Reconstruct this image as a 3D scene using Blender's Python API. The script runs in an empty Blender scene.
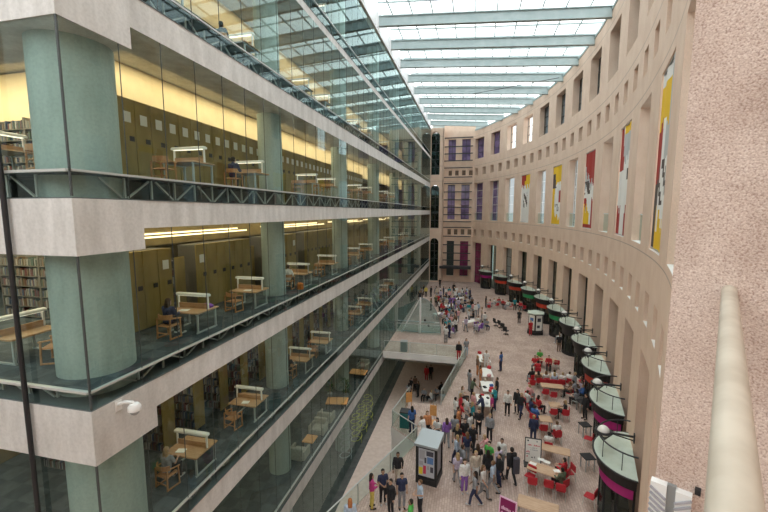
import bpy, bmesh, math, random
from mathutils import Vector, Matrix
random.seed(7)
SC = bpy.context.scene
COL = SC.collection
PI = math.pi
# ------------------------------------------------------------------ camera
FPX = 385.0
PITCH = math.radians(6.52); YAW = math.radians(13.356)
FWD = Vector((-math.sin(YAW)*math.cos(PITCH), math.cos(YAW)*math.cos(PITCH), -math.sin(PITCH)))
RGT = Vector((math.cos(YAW), math.sin(YAW), 0)); UPV = RGT.cross(FWD)
cd = bpy.data.cameras.new('camera'); cam = bpy.data.objects.new('camera', cd); COL.objects.link(cam)
cd.sensor_width = 36; cd.lens = FPX/768*36; cd.clip_start = .05; cd.clip_end = 500
cam.matrix_world = Matrix(((RGT.x, UPV.x, -FWD.x, 0), (RGT.y, UPV.y, -FWD.y, 0), (RGT.z, UPV.z, -FWD.z, 0), (0, 0, 0, 1)))
SC.camera = cam
def ray(px, py): return FWD*FPX + RGT*(px-384) + UPV*(256-py)
def on_floor(px, py, z):
    r = ray(px, py); t = z/r.z; return r*t
def screen_x(P):
    d = P.dot(FWD); return P.dot(RGT)/max(d, .1)

# ------------------------------------------------------------------ materials
def mat(name, col=(.5,.5,.5), rough=.6, metal=0, build=None, spec=.4):
    m = bpy.data.materials.new(name); m.use_nodes = True
    nt = m.node_tree; b = nt.nodes['Principled BSDF']
    b.inputs['Base Color'].default_value = (*col, 1); b.inputs['Roughness'].default_value = rough
    b.inputs['Metallic'].default_value = metal; b.inputs['Specular IOR Level'].default_value = spec
    if build: build(nt, b)
    return m
def N(nt, t, **kw):
    n = nt.nodes.new(t)
    for k, v in kw.items():
        if k in n.inputs: n.inputs[k].default_value = v
        else: setattr(n, k, v)
    return n
def coords(nt, scale=(1,1,1), world=True):
    if world:
        g = nt.nodes.new('ShaderNodeNewGeometry'); out = g.outputs['Position']
    else:
        g = nt.nodes.new('ShaderNodeTexCoord'); out = g.outputs['Object']
    mp = nt.nodes.new('ShaderNodeMapping'); mp.inputs['Scale'].default_value = scale
    nt.links.new(out, mp.inputs[0]); return mp.outputs[0]
def ramp(nt, fac, stops):
    r = nt.nodes.new('ShaderNodeValToRGB'); cr = r.color_ramp
    while len(cr.elements) < len(stops): cr.elements.new(.5)
    for e, (p, c) in zip(cr.elements, stops): e.position = p; e.color = (*c, 1)
    nt.links.new(fac, r.inputs[0]); return r.outputs[0]
def mixc(nt, fac, a, b, mode='MIX'):
    m = nt.nodes.new('ShaderNodeMix'); m.data_type = 'RGBA'; m.blend_type = mode
    for s, v in ((m.inputs[0], fac), (m.inputs[6], a), (m.inputs[7], b)):
        if isinstance(v, bpy.types.NodeSocket): nt.links.new(v, s)
        elif isinstance(v, (int, float)): s.default_value = v
        else: s.default_value = (*v, 1)
    return m.outputs[2]
def noisy(c0, c1, scale=6, stretch=(1,1,1), world=True, detail=4, lo=.35, hi=.65):
    def f(nt, b):
        n = N(nt, 'ShaderNodeTexNoise', Scale=scale, Detail=detail); nt.links.new(coords(nt, stretch, world), n.inputs['Vector'])
        nt.links.new(ramp(nt, n.outputs['Fac'], [(lo, c0), (hi, c1)]), b.inputs['Base Color'])
    return f
def concrete_nodes(c0, c1):
    def f(nt, b):
        n = N(nt, 'ShaderNodeTexNoise', Scale=2.2, Detail=6); nt.links.new(coords(nt, (1.3,1.3,.3)), n.inputs['Vector'])
        k = N(nt, 'ShaderNodeTexNoise', Scale=14, Detail=5); nt.links.new(coords(nt), k.inputs['Vector'])
        a = ramp(nt, n.outputs['Fac'], [(.3, c0), (.7, c1)])
        g = ramp(nt, k.outputs['Fac'], [(.35, (.88,.88,.88)), (.6, (1,1,1))])
        nt.links.new(mixc(nt, .8, a, g, 'MULTIPLY'), b.inputs['Base Color'])
        bp = N(nt, 'ShaderNodeBump', Strength=.15, Distance=.02); nt.links.new(k.outputs['Fac'], bp.inputs['Height']); nt.links.new(bp.outputs[0], b.inputs['Normal'])
    return f
M = {}
M['concrete'] = mat('concrete', rough=.75, build=concrete_nodes((.52,.51,.485), (.68,.67,.645)))
M['column'] = mat('column_concrete', rough=.7, build=concrete_nodes((.29,.365,.335), (.38,.46,.43)))
M['soffit'] = mat('soffit_concrete', rough=.8, build=concrete_nodes((.25,.22,.17), (.34,.30,.24)))
def precast(nt, b):
    n = N(nt, 'ShaderNodeTexNoise', Scale=1.2, Detail=5); nt.links.new(coords(nt, (1,1,.6)), n.inputs['Vector'])
    k = N(nt, 'ShaderNodeTexNoise', Scale=40, Detail=3); nt.links.new(coords(nt), k.inputs['Vector'])
    a = ramp(nt, n.outputs['Fac'], [(.3, (.72,.525,.40)), (.7, (.80,.615,.485))])
    g = ramp(nt, k.outputs['Fac'], [(.3, (.86,.86,.86)), (.6, (1,1,1))])
    c = mixc(nt, 1, a, g, 'MULTIPLY')
    # recessed joint lines between the precast courses
    geo = nt.nodes.new('ShaderNodeNewGeometry'); sp = nt.nodes.new('ShaderNodeSeparateXYZ'); nt.links.new(geo.outputs['Position'], sp.inputs[0])
    last = None
    for z in (-1.8, 5.8, 8.6, 14.0):
        s = N(nt, 'ShaderNodeMath', operation='SUBTRACT'); nt.links.new(sp.outputs['Z'], s.inputs[0]); s.inputs[1].default_value = z
        ab = N(nt, 'ShaderNodeMath', operation='ABSOLUTE'); nt.links.new(s.outputs[0], ab.inputs[0])
        lt = N(nt, 'ShaderNodeMath', operation='LESS_THAN'); nt.links.new(ab.outputs[0], lt.inputs[0]); lt.inputs[1].default_value = .025
        if last is None: last = lt.outputs[0]
        else:
            mx = N(nt, 'ShaderNodeMath', operation='MAXIMUM'); nt.links.new(last, mx.inputs[0]); nt.links.new(lt.outputs[0], mx.inputs[1]); last = mx.outputs[0]
    nt.links.new(mixc(nt, last, c, (.45,.34,.27)), b.inputs['Base Color'])
M['precast'] = mat('precast_stone', rough=.85, build=precast)
def aggregate(nt, b):
    v = N(nt, 'ShaderNodeTexNoise', Scale=110, Detail=4); nt.links.new(coords(nt), v.inputs['Vector'])
    n = N(nt, 'ShaderNodeTexNoise', Scale=3, Detail=6); nt.links.new(coords(nt), n.inputs['Vector'])
    a = ramp(nt, v.outputs['Fac'], [(.30, (.38,.27,.225)), (.44, (.60,.475,.41)), (.56, (.68,.56,.49)), (.75, (.82,.73,.66))])
    g = ramp(nt, n.outputs['Fac'], [(.3, (.80,.76,.74)), (.6, (1,1,1))])
    nt.links.new(mixc(nt, 1, a, g, 'MULTIPLY'), b.inputs['Base Color'])
    bp = N(nt, 'ShaderNodeBump', Strength=.5, Distance=.01); nt.links.new(v.outputs['Fac'], bp.inputs['Height']); nt.links.new(bp.outputs[0], b.inputs['Normal'])
M['aggregate'] = mat('exposed_aggregate', rough=.9, build=aggregate)
def pavers(nt, b):
    br = N(nt, 'ShaderNodeTexBrick'); br.offset = .5
    cv = coords(nt); cv.node.inputs['Rotation'].default_value = (0,0,PI/2); nt.links.new(cv, br.inputs['Vector'])
    br.inputs['Scale'].default_value = 1.0; br.inputs['Brick Width'].default_value = .24; br.inputs['Row Height'].default_value = .12; br.inputs['Mortar Size'].default_value = .008
    br.inputs['Color1'].default_value = (.60,.47,.40,1); br.inputs['Color2'].default_value = (.47,.355,.30,1); br.inputs['Mortar'].default_value = (.33,.25,.22,1)
    n = N(nt, 'ShaderNodeTexNoise', Scale=.6, Detail=5); nt.links.new(coords(nt), n.inputs['Vector'])
    nt.links.new(mixc(nt, 1, br.outputs['Color'], ramp(nt, n.outputs['Fac'], [(.35,(.78,.75,.74)),(.65,(1.0,1.0,1.0))]), 'MULTIPLY'), b.inputs['Base Color'])
M['pavers'] = mat('brick_pavers', rough=.6, build=pavers)
M['moat_floor'] = mat('moat_paving', rough=.7, build=noisy((.62,.49,.42), (.70,.57,.50), 3))
def carpet(nt, b):
    ck = N(nt, 'ShaderNodeTexChecker', Scale=1.6); nt.links.new(coords(nt), ck.inputs['Vector'])
    ck.inputs['Color1'].default_value = (.035,.048,.054,1); ck.inputs['Color2'].default_value = (.062,.078,.085,1)
    n = N(nt, 'ShaderNodeTexNoise', Scale=3, Detail=4); nt.links.new(coords(nt), n.inputs['Vector'])
    nt.links.new(mixc(nt, 1, ck.outputs[0], ramp(nt, n.outputs['Fac'], [(.3,(.7,.7,.7)),(.6,(1.2,1.2,1.2))]), 'MULTIPLY'), b.inputs['Base Color'])
M['carpet'] = mat('carpet_tiles', rough=.9, build=carpet)
M['dark_floor'] = mat('dark_floor', (.07,.075,.075), .5, build=noisy((.05,.055,.055),(.09,.095,.09),2))
M['trim_metal'] = mat('pale_metal_trim', (.50,.52,.50), .4, .2)
M['purple_film'] = mat('purple_window_film', rough=.15, build=noisy((.13,.09,.20),(.26,.19,.36),.9))  # violet colour stands in for purple light in the room behind
M['magenta_film'] = mat('magenta_window_film', rough=.15, build=noisy((.16,.02,.07),(.30,.05,.14),.9))
M['dark_film'] = mat('dark_window_film', (.05,.07,.065), .12)
M['sill'] = mat('white_sill', (.80,.78,.74), .5)  # pale colour stands in for sunlight on the bottoms of the openings

def blind_nodes(nt, b):
    t = nt.nodes.new('ShaderNodeBsdfTranslucent'); t.inputs[0].default_value = (.62,.66,.68,1); mx = nt.nodes.new('ShaderNodeMixShader'); mx.inputs[0].default_value = .45
    o = nt.nodes['Material Output']; nt.links.new(b.outputs[0], mx.inputs[1]); nt.links.new(t.outputs[0], mx.inputs[2]); nt.links.new(mx.outputs[0], o.inputs[0])
M['blind'] = mat('white_blind', (.84,.86,.86), .8, build=blind_nodes)
M['truss'] = mat('truss_steel', (.40,.44,.43), .45, .2)
M['ledge'] = mat('dark_ledge', (.10,.12,.12), .6)
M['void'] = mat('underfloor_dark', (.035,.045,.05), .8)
M['joint'] = mat('black_joint', (.06,.07,.07), .5)
M['roof_steel'] = mat('roof_steel', (.40,.47,.47), .5, build=noisy((.36,.44,.44),(.43,.50,.50),1.5))
M['white_steel'] = mat('white_steel', (.78,.78,.78), .45)
M['dark_steel'] = mat('dark_steel', (.035,.035,.04), .45)
M['grey_metal'] = mat('grey_metal', (.35,.38,.39), .4, .5)
M['cream'] = mat('cream_bulkhead', rough=.7, build=noisy((.78,.64,.40),(.84,.72,.48),1.0))
M['olive'] = mat('olive_panel', rough=.6, build=noisy((.24,.175,.05),(.33,.245,.075),1.5,(1,1,.5)))
M['olive_dk'] = mat('olive_wall', rough=.7, build=noisy((.17,.125,.045),(.23,.17,.06),1.5))
M['interior'] = mat('dark_interior', (.10,.085,.065), .8, build=noisy((.075,.06,.045),(.13,.11,.085),.8))
M['paper'] = mat('paper', (.80,.80,.76), .7)
M['wood'] = mat('table_wood', rough=.45, build=noisy((.36,.21,.10),(.48,.30,.16),3,(1,8,8),False))
M['chairwood'] = mat('chair_wood', rough=.5, build=noisy((.36,.17,.07),(.50,.26,.11),4,(8,8,1),False))
M['tabletop'] = mat('cafe_tabletop', rough=.45, build=noisy((.46,.30,.19),(.56,.39,.26),3,(1,7,7),False))
M['white_paint'] = mat('white_paint', (.75,.75,.73), .5)
M['lamp_white'] = mat('lamp_housing', (.80,.80,.76), .4)
M['black'] = mat('black_plastic', (.02,.02,.022), .5)
M['shelf'] = mat('shelf_metal', (.12,.11,.09), .6)
M['gr_sofa'] = mat('sofa_fabric', rough=.9, build=noisy((.33,.32,.27),(.42,.41,.35),8,(1,1,1),False))
M['orange_top'] = mat('orange_wood', rough=.5, build=noisy((.62,.30,.09),(.72,.38,.14),3,(1,8,8),False))
M['plaster'] = mat('white_plaster', rough=.8, build=noisy((.80,.79,.78),(.86,.85,.84),1))
M['greyboard'] = mat('grey_board', (.46,.48,.53), .6)
M['red_plastic'] = mat('red_upholstery', (.42,.02,.03), .5)
M['canopy_glass'] = mat('frosted_canopy_glass', rough=.25, build=noisy((.50,.58,.50),(.58,.66,.58),2))
M['rail_stone'] = mat('rail_paint', rough=.5, build=noisy((.46,.40,.32),(.56,.50,.41),9))
M['magenta'] = mat('magenta_panel', (.42,.02,.20), .5)
M['plum'] = mat('plum_panel', (.20,.008,.085), .5)
M['green'] = mat('green_sign', (.03,.30,.11), .5)
M['red'] = mat('red_sign', (.55,.06,.03), .5)
M['grey_roof'] = mat('kiosk_roof', (.36,.40,.42), .35, .2)
M['yellow'] = mat('poster_yellow', (.75,.60,.05), .6)
M['ink'] = mat('dark_ink', (.06,.06,.08), .6)
M['redink'] = mat('red_ink', (.55,.05,.10), .6)
M['greyink'] = mat('grey_ink', (.35,.35,.38), .6)
M['blueink'] = mat('blue_ink', (.10,.20,.42), .6)
M['pinkish'] = mat('pale_lettering', (.80,.52,.70), .6)
M['teal'] = mat('teal_plastic', (.03,.16,.16), .5)
M['eye'] = mat('eyes', (.03,.02,.02), .3)
M['plant'] = mat('leaf', (.05,.12,.03), .6)
M['yellow_tube'] = mat('yellow_tube', (.45,.45,.08), .4)
M['gold'] = mat('warm_beige', (.55,.43,.25), .6)
def glass(name, tint, gloss=1.0, rough=0.0, base=0.0):
    m = bpy.data.materials.new(name); m.use_nodes = True; nt = m.node_tree; nt.nodes.clear()
    o = nt.nodes.new('ShaderNodeOutputMaterial'); mx = nt.nodes.new('ShaderNodeMixShader')
    t = nt.nodes.new('ShaderNodeBsdfTransparent'); t.inputs[0].default_value = (*tint, 1)
    g = nt.nodes.new('ShaderNodeBsdfGlossy'); g.inputs['Roughness'].default_value = rough; g.inputs[0].default_value = (.50,.64,.64,1)
    lw = nt.nodes.new('ShaderNodeLayerWeight'); lw.inputs['Blend'].default_value = .5
    pw = nt.nodes.new('ShaderNodeMath'); pw.operation = 'POWER'; pw.inputs[1].default_value = 4.2; nt.links.new(lw.outputs['Facing'], pw.inputs[0])
    fr = nt.nodes.new('ShaderNodeMath'); fr.operation = 'MULTIPLY_ADD'; fr.inputs[1].default_value = .94; fr.inputs[2].default_value = .06; nt.links.new(pw.outputs[0], fr.inputs[0])
    k = nt.nodes.new('ShaderNodeMath'); k.operation = 'MULTIPLY_ADD'; k.use_clamp = True; k.inputs[1].default_value = gloss; k.inputs[2].default_value = base
    nt.links.new(fr.outputs[0], k.inputs[0]); nt.links.new(k.outputs[0], mx.inputs[0]); nt.links.new(t.outputs[0], mx.inputs[1]); nt.links.new(g.outputs[0], mx.inputs[2]); nt.links.new(mx.outputs[0], o.inputs[0])
    return m
M['glass'] = glass('curtain_glass', (.86,.95,.92), 1.1)
M['roof_glass'] = glass('roof_glass', (.90,.95,.95), .6)
M['rail_glass'] = glass('railing_glass', (.84,.95,.92), 1.0)
M['purple_glass'] = glass('purple_glass', (.13,.085,.20), 1.3)
M['green_glass'] = glass('dark_green_glass', (.10,.14,.125), 1.2)
M['shop_glass'] = glass('shop_glass', (.45,.48,.47), 1.3)
M['magenta_glass'] = glass('magenta_glass', (.17,.02,.08), 1.0)
M['sail_glass'] = glass('sail_glass', (.55,.72,.74), 1.2, .05, .12)
M['clear'] = glass('clear_glass', (.68,.73,.75), .8)
def emis(name, col, st):
    m = bpy.data.materials.new(name); m.use_nodes = True; nt = m.node_tree; b = nt.nodes['Principled BSDF']
    b.inputs['Base Color'].default_value = (*col, 1); b.inputs['Emission Color'].default_value = (*col, 1); b.inputs['Emission Strength'].default_value = st; return m
M['tube_light'] = emis('warm_tube', (1,.78,.45), 2.2)
M['desk_light'] = emis('desk_tube', (1,.92,.75), 1.2)
M['globe'] = mat('opal_globe', (.82,.80,.76), .25)
_cloth = {}
def cloth(c):
    if c not in _cloth: _cloth[c] = mat('fabric_%d' % len(_cloth), c, .85, build=noisy(tuple(x*.85 for x in c), tuple(min(1, x*1.1) for x in c), 12, (1,1,1), False))
    return _cloth[c]

# ------------------------------------------------------------------ mesh builder
class MB:
    def __init__(s): s.v = []; s.f = []; s.mi = []; s.cur = 0
    def add(s, vs, fs):
        n = len(s.v); s.v += [tuple(x) for x in vs]; s.f += [tuple(i+n for i in f) for f in fs]; s.mi += [s.cur]*len(fs); return s
    def box(s, x0, x1, y0, y1, z0, z1, mtx=None):
        vs = [Vector(p) for p in ((x0,y0,z0),(x1,y0,z0),(x1,y1,z0),(x0,y1,z0),(x0,y0,z1),(x1,y0,z1),(x1,y1,z1),(x0,y1,z1))]
        if mtx: vs = [mtx @ p for p in vs]
        return s.add(vs, [(3,2,1,0),(4,5,6,7),(0,1,5,4),(1,2,6,5),(2,3,7,6),(3,0,4,7)])
    def rbox(s, x0, x1, y0, y1, z0, z1, b=.02):           # box with chamfered vertical and top edges
        pl = [(x0+b,y0),(x1-b,y0),(x1,y0+b),(x1,y1-b),(x1-b,y1),(x0+b,y1),(x0,y1-b),(x0,y0+b)]
        cx, cy = (x0+x1)/2, (y0+y1)/2
        ins = [(x-math.copysign(min(b,abs(x-cx)),x-cx), y-math.copysign(min(b,abs(y-cy)),y-cy)) for x, y in pl]
        vs = [(x,y,z0) for x,y in pl]+[(x,y,z1-b) for x,y in pl]+[(x,y,z1) for x,y in ins]
        fs = [tuple(reversed(range(8))), tuple(range(16,24))]
        for r in (0,8): fs += [(r+i, r+(i+1)%8, r+8+(i+1)%8, r+8+i) for i in range(8)]
        return s.add(vs, fs)
    def prism(s, poly, z0, z1):
        n = len(poly); vs = [(x,y,z0) for x,y in poly]+[(x,y,z1) for x,y in poly]
        return s.add(vs, [tuple(reversed(range(n))), tuple(range(n,2*n))]+[(i,(i+1)%n,n+(i+1)%n,n+i) for i in range(n)])
    def bar(s, p0, p1, w, h=None, up=(0,0,1)):
        p0, p1 = Vector(p0), Vector(p1); h = h or w; d = (p1-p0).normalized(); u = Vector(up)
        if abs(d.dot(u)) > .98: u = Vector((0,1,0))
        r = d.cross(u).normalized(); u = r.cross(d)
        q = [(-w/2,-h/2),(w/2,-h/2),(w/2,h/2),(-w/2,h/2)]
        vs = [p0+r*a+u*b for a,b in q]+[p1+r*a+u*b for a,b in q]
        return s.add(vs, [(3,2,1,0),(4,5,6,7),(0,1,5,4),(1,2,6,5),(2,3,7,6),(3,0,4,7)])
    def tube(s, pts, r, n=8, closed=False):
        pts = [Vector(p) for p in pts]; rings = []; m = len(pts); rr = r if isinstance(r, (list, tuple)) else [r]*m
        u0 = None
        for i, p in enumerate(pts):
            a = pts[(i-1) % m] if (closed or i > 0) else p; b = pts[(i+1) % m] if (closed or i < m-1) else p
            d = (b-a).normalized()
            if u0 is None: u0 = Vector((0,0,1)) if abs(d.z) < .9 else Vector((1,0,0))
            x = d.cross(u0).normalized(); u = x.cross(d).normalized(); u0 = u
            rings.append([p+(x*math.cos(2*PI*k/n)+u*math.sin(2*PI*k/n))*rr[i] for k in range(n)])
        vs = [q for R in rings for q in R]; fs = []
        for i in range(m if closed else m-1):
            a, b = i*n, ((i+1) % m)*n
            fs += [(a+k, a+(k+1)%n, b+(k+1)%n, b+k) for k in range(n)]
        if not closed: fs += [tuple(reversed(range(n))), tuple(range((m-1)*n, m*n))]
        return s.add(vs, fs)
    def lathe(s, prof, n=16, c=(0,0,0), a0=0, a1=2*PI):
        full = abs(a1-a0-2*PI) < 1e-6; k = n if full else n+1; vs = []; fs = []
        for r, z in prof:
            for i in range(k):
                a = a0+(a1-a0)*i/n; vs.append((c[0]+r*math.cos(a), c[1]+r*math.sin(a), c[2]+z))
        for j in range(len(prof)-1):
            for i in range(n):
                i2 = (i+1) % k; fs.append((j*k+i, j*k+i2, (j+1)*k+i2, (j+1)*k+i))
        if full:
            if prof[0][0] > 1e-4: fs.append(tuple(reversed(range(k))))
            if prof[-1][0] > 1e-4: fs.append(tuple(range((len(prof)-1)*k, len(prof)*k)))
        return s.add(vs, fs)
    def ball(s, c, r, n=10, m=7, sc=(1,1,1)):
        c = Vector(c); vs = [c+Vector((0,0,-r*sc[2]))]; fs = []
        for j in range(1, m):
            t = -PI/2+PI*j/m
            for i in range(n):
                a = 2*PI*i/n; vs.append(c+Vector((r*sc[0]*math.cos(t)*math.cos(a), r*sc[1]*math.cos(t)*math.sin(a), r*sc[2]*math.sin(t))))
        vs.append(c+Vector((0,0,r*sc[2])))
        fs += [(0, 1+(i+1)%n, 1+i) for i in range(n)]
        for j in range(m-2):
            a, b = 1+j*n, 1+(j+1)*n; fs += [(a+i, a+(i+1)%n, b+(i+1)%n, b+i) for i in range(n)]
        a = 1+(m-2)*n; L = len(vs)-1; fs += [(a+i, a+(i+1)%n, L) for i in range(n)]
        return s.add(vs, fs)
    def mesh(s, name, mats, smooth=False):
        me = bpy.data.meshes.new(name); me.from_pydata(s.v, [], s.f)
        for m_ in (mats if isinstance(mats, (list, tuple)) else [mats]): me.materials.append(M[m_] if isinstance(m_, str) else m_)
        if any(s.mi): me.polygons.foreach_set('material_index', s.mi)
        if smooth: me.polygons.foreach_set('use_smooth', [True]*len(me.polygons))
        me.update(); return me
    def build(s, name, mats, parent=None, smooth=False, loc=None, label=None):
        o = bpy.data.objects.new(name, s.mesh(name, mats, smooth)); COL.objects.link(o)
        if smooth == 'auto' or smooth is True:
            try: o.data.set_sharp_from_angle(angle=math.radians(40))
            except Exception: pass
        if parent: o.parent = parent; KIDS.setdefault(parent.name, []).append(o)
        if loc: o.location = loc
        if label: o['label'] = label
        return o
KIDS = {}
LAB = []       # (object, label, axis) labels made unique at the end
def tag(o, label, cat, group=None, axis='x', fixed=False):
    o['label'] = label; o['category'] = cat
    if group: o['group'] = group
    if not fixed: LAB.append((o, label, axis))
    return o
def thing(name, label, cat, loc=(0,0,0), rz=0, group=None, axis='x', fixed=False):
    o = bpy.data.objects.new(name, None); COL.objects.link(o); o.empty_display_size = .1
    o.location = loc; o.rotation_euler = (0,0,rz); return tag(o, label, cat, group, axis, fixed)
def struct(o): o['kind'] = 'structure'; return o
def copy_tree(o, loc, rz, label, group=None, axis='x', fixed=False):
    r = o.copy(); COL.objects.link(r); r.location = loc; r.rotation_euler = (0,0,rz)
    def rec(a, b):
        for ch in KIDS.get(a.name, []):
            c = ch.copy(); COL.objects.link(c); c.parent = b; KIDS.setdefault(b.name, []).append(c); rec(ch, c)
    rec(o, r); r['label'] = label
    if group: r['group'] = group
    if not fixed: LAB.append((r, label, axis))
    return r
ORD = ['first','second','third','fourth','fifth','sixth','seventh','eighth','ninth','tenth','eleventh','twelfth','thirteenth','fourteenth','fifteenth','sixteenth','seventeenth','eighteenth','nineteenth','twentieth']
def ordn(i):
    if i < 20: return ORD[i]
    t = {2:'twenty',3:'thirty',4:'forty',5:'fifty',6:'sixty',7:'seventy'}[(i+1)//10]
    return t+'-'+ORD[(i+1)%10-1] if (i+1)%10 else {20:'twentieth',30:'thirtieth',40:'fortieth',50:'fiftieth',60:'sixtieth',70:'seventieth'}[i+1]
# ------------------------------------------------------------------ levels (camera eye = 0)
FX = -8.6                    # facade plane
YC = 6.7; YE = 74.3          # near corner and far end of the facade
ZG = -13.55                  # concourse
ZM = -18.7                   # floor of the moat
LV = {'AA': (11.1, 10.4, 10.02), 'A': (6.02, 5.44, 4.63), 'B': (.94, .30, -.43), 'C': (-4.15, -4.63, -5.43), 'D': (-8.95, -9.45, -10.3), 'E': (-13.67, -14.0, -14.8)}
NAMES = {'AA': 'topmost library floor', 'A': 'library floor above eye level', 'B': 'eye-level library floor', 'C': 'library floor below eye level', 'D': 'second library floor below eye level', 'E': 'lowest library floor'}
ORDER = ['AA','A','B','C','D','E']
ROOFZ = 15.3
COLY = [7.98]+[17.45+9.78*k for k in range(6)]
COLX = -9.86
wi = 0; tn = 0
def nxt(kind):
    global wi, tn
    if kind == 'window': wi += 1; return 'window_%d' % wi
    tn += 1; return 'trim_%d' % tn

# ---- the library block: slabs, floors, glass, columns
for i, L in enumerate(ORDER):
    zf, zt, zb = LV[L]; up = LV[ORDER[i-1]] if i else (None, None, ROOFZ)
    m = MB()
    m.box(-10.0, FX, 8.5, YE, zb, zt)                               # edge beam
    m.box(-26, -10.0, 8.5, YE, zt-.12, zt)                          # thin slab between the downstands
    m.box(-26, FX+.03, YC-.03, 8.5, zb-.55, zt)                             # deep corner beam
    struct(m.build('concrete_slab', 'concrete'))
    m = MB(); m.box(-26, FX-.06, YC+.06, YE, zf-.07, zf)
    struct(m.build('floor_%d' % (i+1), 'carpet'))
    m = MB(); m.box(FX-.06, FX+.02, YC-.02, YE, zf-.05, zf); m.box(-26, FX-.06, YC-.04, YC+.06, zf-.06, zf)
    struct(m.build(nxt('trim'), 'trim_metal'))
    m = MB(); m.box(-9.5, FX+.02, YC-.02, YE, zt, zt+.025); m.box(-26, -9.5, YC-.02, YC+.9, zt, zt+.025)
    struct(m.build(nxt('trim'), 'ledge'))
    # bracing of the raised floor edge seen through the glass
    m = MB(); y = YC+1.6; k = 0
    while y < 66:
        m.bar((FX-.3, y, zt+.05), (FX-.3, y, zf-.07), .05)
        if k % 2 == 0: m.bar((FX-.3, y+.08, zt+.06), (FX-.3, y+.78, zf-.1), .045); m.bar((FX-.3, y-.08, zt+.06), (FX-.3, y-.7, zf-.1), .045)
        y += .86; k += 1
    x = -10
    while x > -16: m.bar((x, YC+.3, zt+.05), (x, YC+.3, zf-.07), .05); m.bar((x-.08, YC+.3, zt+.06), (x-.75, YC+.3, zf-.1), .045); x -= .9
    struct(m.build(nxt('trim'), 'truss'))
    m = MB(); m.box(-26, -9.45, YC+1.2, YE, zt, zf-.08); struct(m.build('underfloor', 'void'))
    # curtain wall of this storey
    w = MB(); w.add([(FX,YC,zt+.02),(FX,YE,zt+.02),(FX,YE,up[2]),(FX,YC,up[2])], [(0,1,2,3)])
    w.add([(-26,YC,zt+.02),(FX,YC,zt+.02),(FX,YC,up[2]-(.55 if i else 0)),(-26,YC,up[2]-(.55 if i else 0))], [(0,1,2,3)])
    wo = struct(w.build(nxt('window'), 'glass'))
    jm = MB(); y = 8.15
    while y < YE: jm.box(FX-.012, FX+.006, y-.008, y+.008, zt+.05, up[2]); y += 1.33
    jm.box(FX-.02, FX+.02, YC-.02, YC+.02, zt+.05, up[2]-(.5 if i else 0))
    jm.build('glass_joint', 'joint', wo)
    if i == 0:
        m = MB(); m.box(-26, FX, YC, YE, ROOFZ, ROOFZ+.3); struct(m.build('ceiling', 'interior'))
# lowest storey: glass down to the moat, dark room behind
w = MB(); w.add([(FX,YC,ZM),(FX,YE,ZM),(FX,YE,LV['E'][2]),(FX,YC,LV['E'][2])], [(0,1,2,3)])
wo = struct(w.build(nxt('window'), 'glass'))
jm = MB(); y = 8.15
while y < 46: jm.box(FX-.012, FX+.006, y-.008, y+.008, ZM, LV['E'][2]); y += 1.33
jm.build('glass_joint', 'joint', wo)
m = MB(); m.box(-26, FX+.5, 2, YE, ZM-.3, ZM); struct(m.build('floor_7', 'dark_floor'))
# columns
for i, L in enumerate(['top']+ORDER):
    if L == 'top': continue
    zf, zt, zb = LV[L]; ceil = LV[ORDER[ORDER.index(L)-1]][2] if L != 'AA' else ROOFZ
    for k, y in enumerate(COLY):
        r = .88 if k == 0 else .565
        top = ceil-(.55 if (k == 0 and L != 'AA') else 0)
        m = MB(); m.lathe([(r, zt), (r, top)], 40, (COLX, y, 0))
        o = m.build('concrete_column', 'column', smooth=True)
        tag(o, ('thick round corner column on the %s' if k == 0 else '%s round concrete column from the corner on the %s') % ((NAMES[L],) if k == 0 else (ordn(k), NAMES[L])), 'column', 'concrete columns of the library front', fixed=True)
for k, y in enumerate(COLY):
    m = MB(); m.lathe([(.88 if k == 0 else .565, ZM), (.88 if k == 0 else .565, LV['E'][2]-(.55 if k == 0 else 0))], 40, (COLX, y, 0))
    tag(m.build('concrete_column', 'column', smooth=True), '%s round concrete column from the corner down at the moat floor' % ordn(k), 'column', 'concrete columns of the library front', fixed=True)
# rooms behind
m = MB(); m.box(-26.2, -26, YC, YE, ZM, ROOFZ); struct(m.build('wall_left', 'interior'))
m = MB(); m.box(-16.2, -16, 9, YE, LV['E'][0], LV['D'][2]); m.box(-15.2, -15, 2, YE, ZM, LV['E'][2]-.01); struct(m.build('wall_lounge', 'interior'))
# lit bulkheads above the shelving of the two upper floors
for L, up in (('A', 'AA'), ('B', 'A'), ('C', 'B')):
    zf = LV[L][0]; zc = LV[up][1]-.14
    m = MB(); m.box(-12.7, -12.5, 8.9, 66, zf+2.82, zc)
    struct(m.build(nxt('trim'), 'cream' if L != 'C' else 'olive_dk'))
    m = MB(); m.box(-13.4, -13.2, 11.95, 66, zf, zf+2.82); struct(m.build('wall_back', 'olive_dk'))
m = MB(); m.box(-16.5, -16.3, 8.9, 66, LV['D'][0], LV['C'][1]-.13); struct(m.build('wall_back', 'olive_dk'))
m = MB(); m.box(-13.6, -13.4, 8.9, 66, LV['AA'][0], ROOFZ); struct(m.build('wall_back', 'cream'))
for zf, zc in ((3.5, 5.25), (-1.6, -.1)):
    m = MB(); m.box(-25.9, -13.7, 11.7, 11.9, zf, zc); struct(m.build('wall_corner_room', 'cream'))
# dark mast in front of the end wall
m = MB(); m.tube([(-10.42, YC-.12, ZM), (-10.42, YC-.12, 9)], .055, 12)
tag(m.build('mast', 'black', smooth=True), 'dark vertical steel mast in front of the left corner glass', 'mast')

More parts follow.
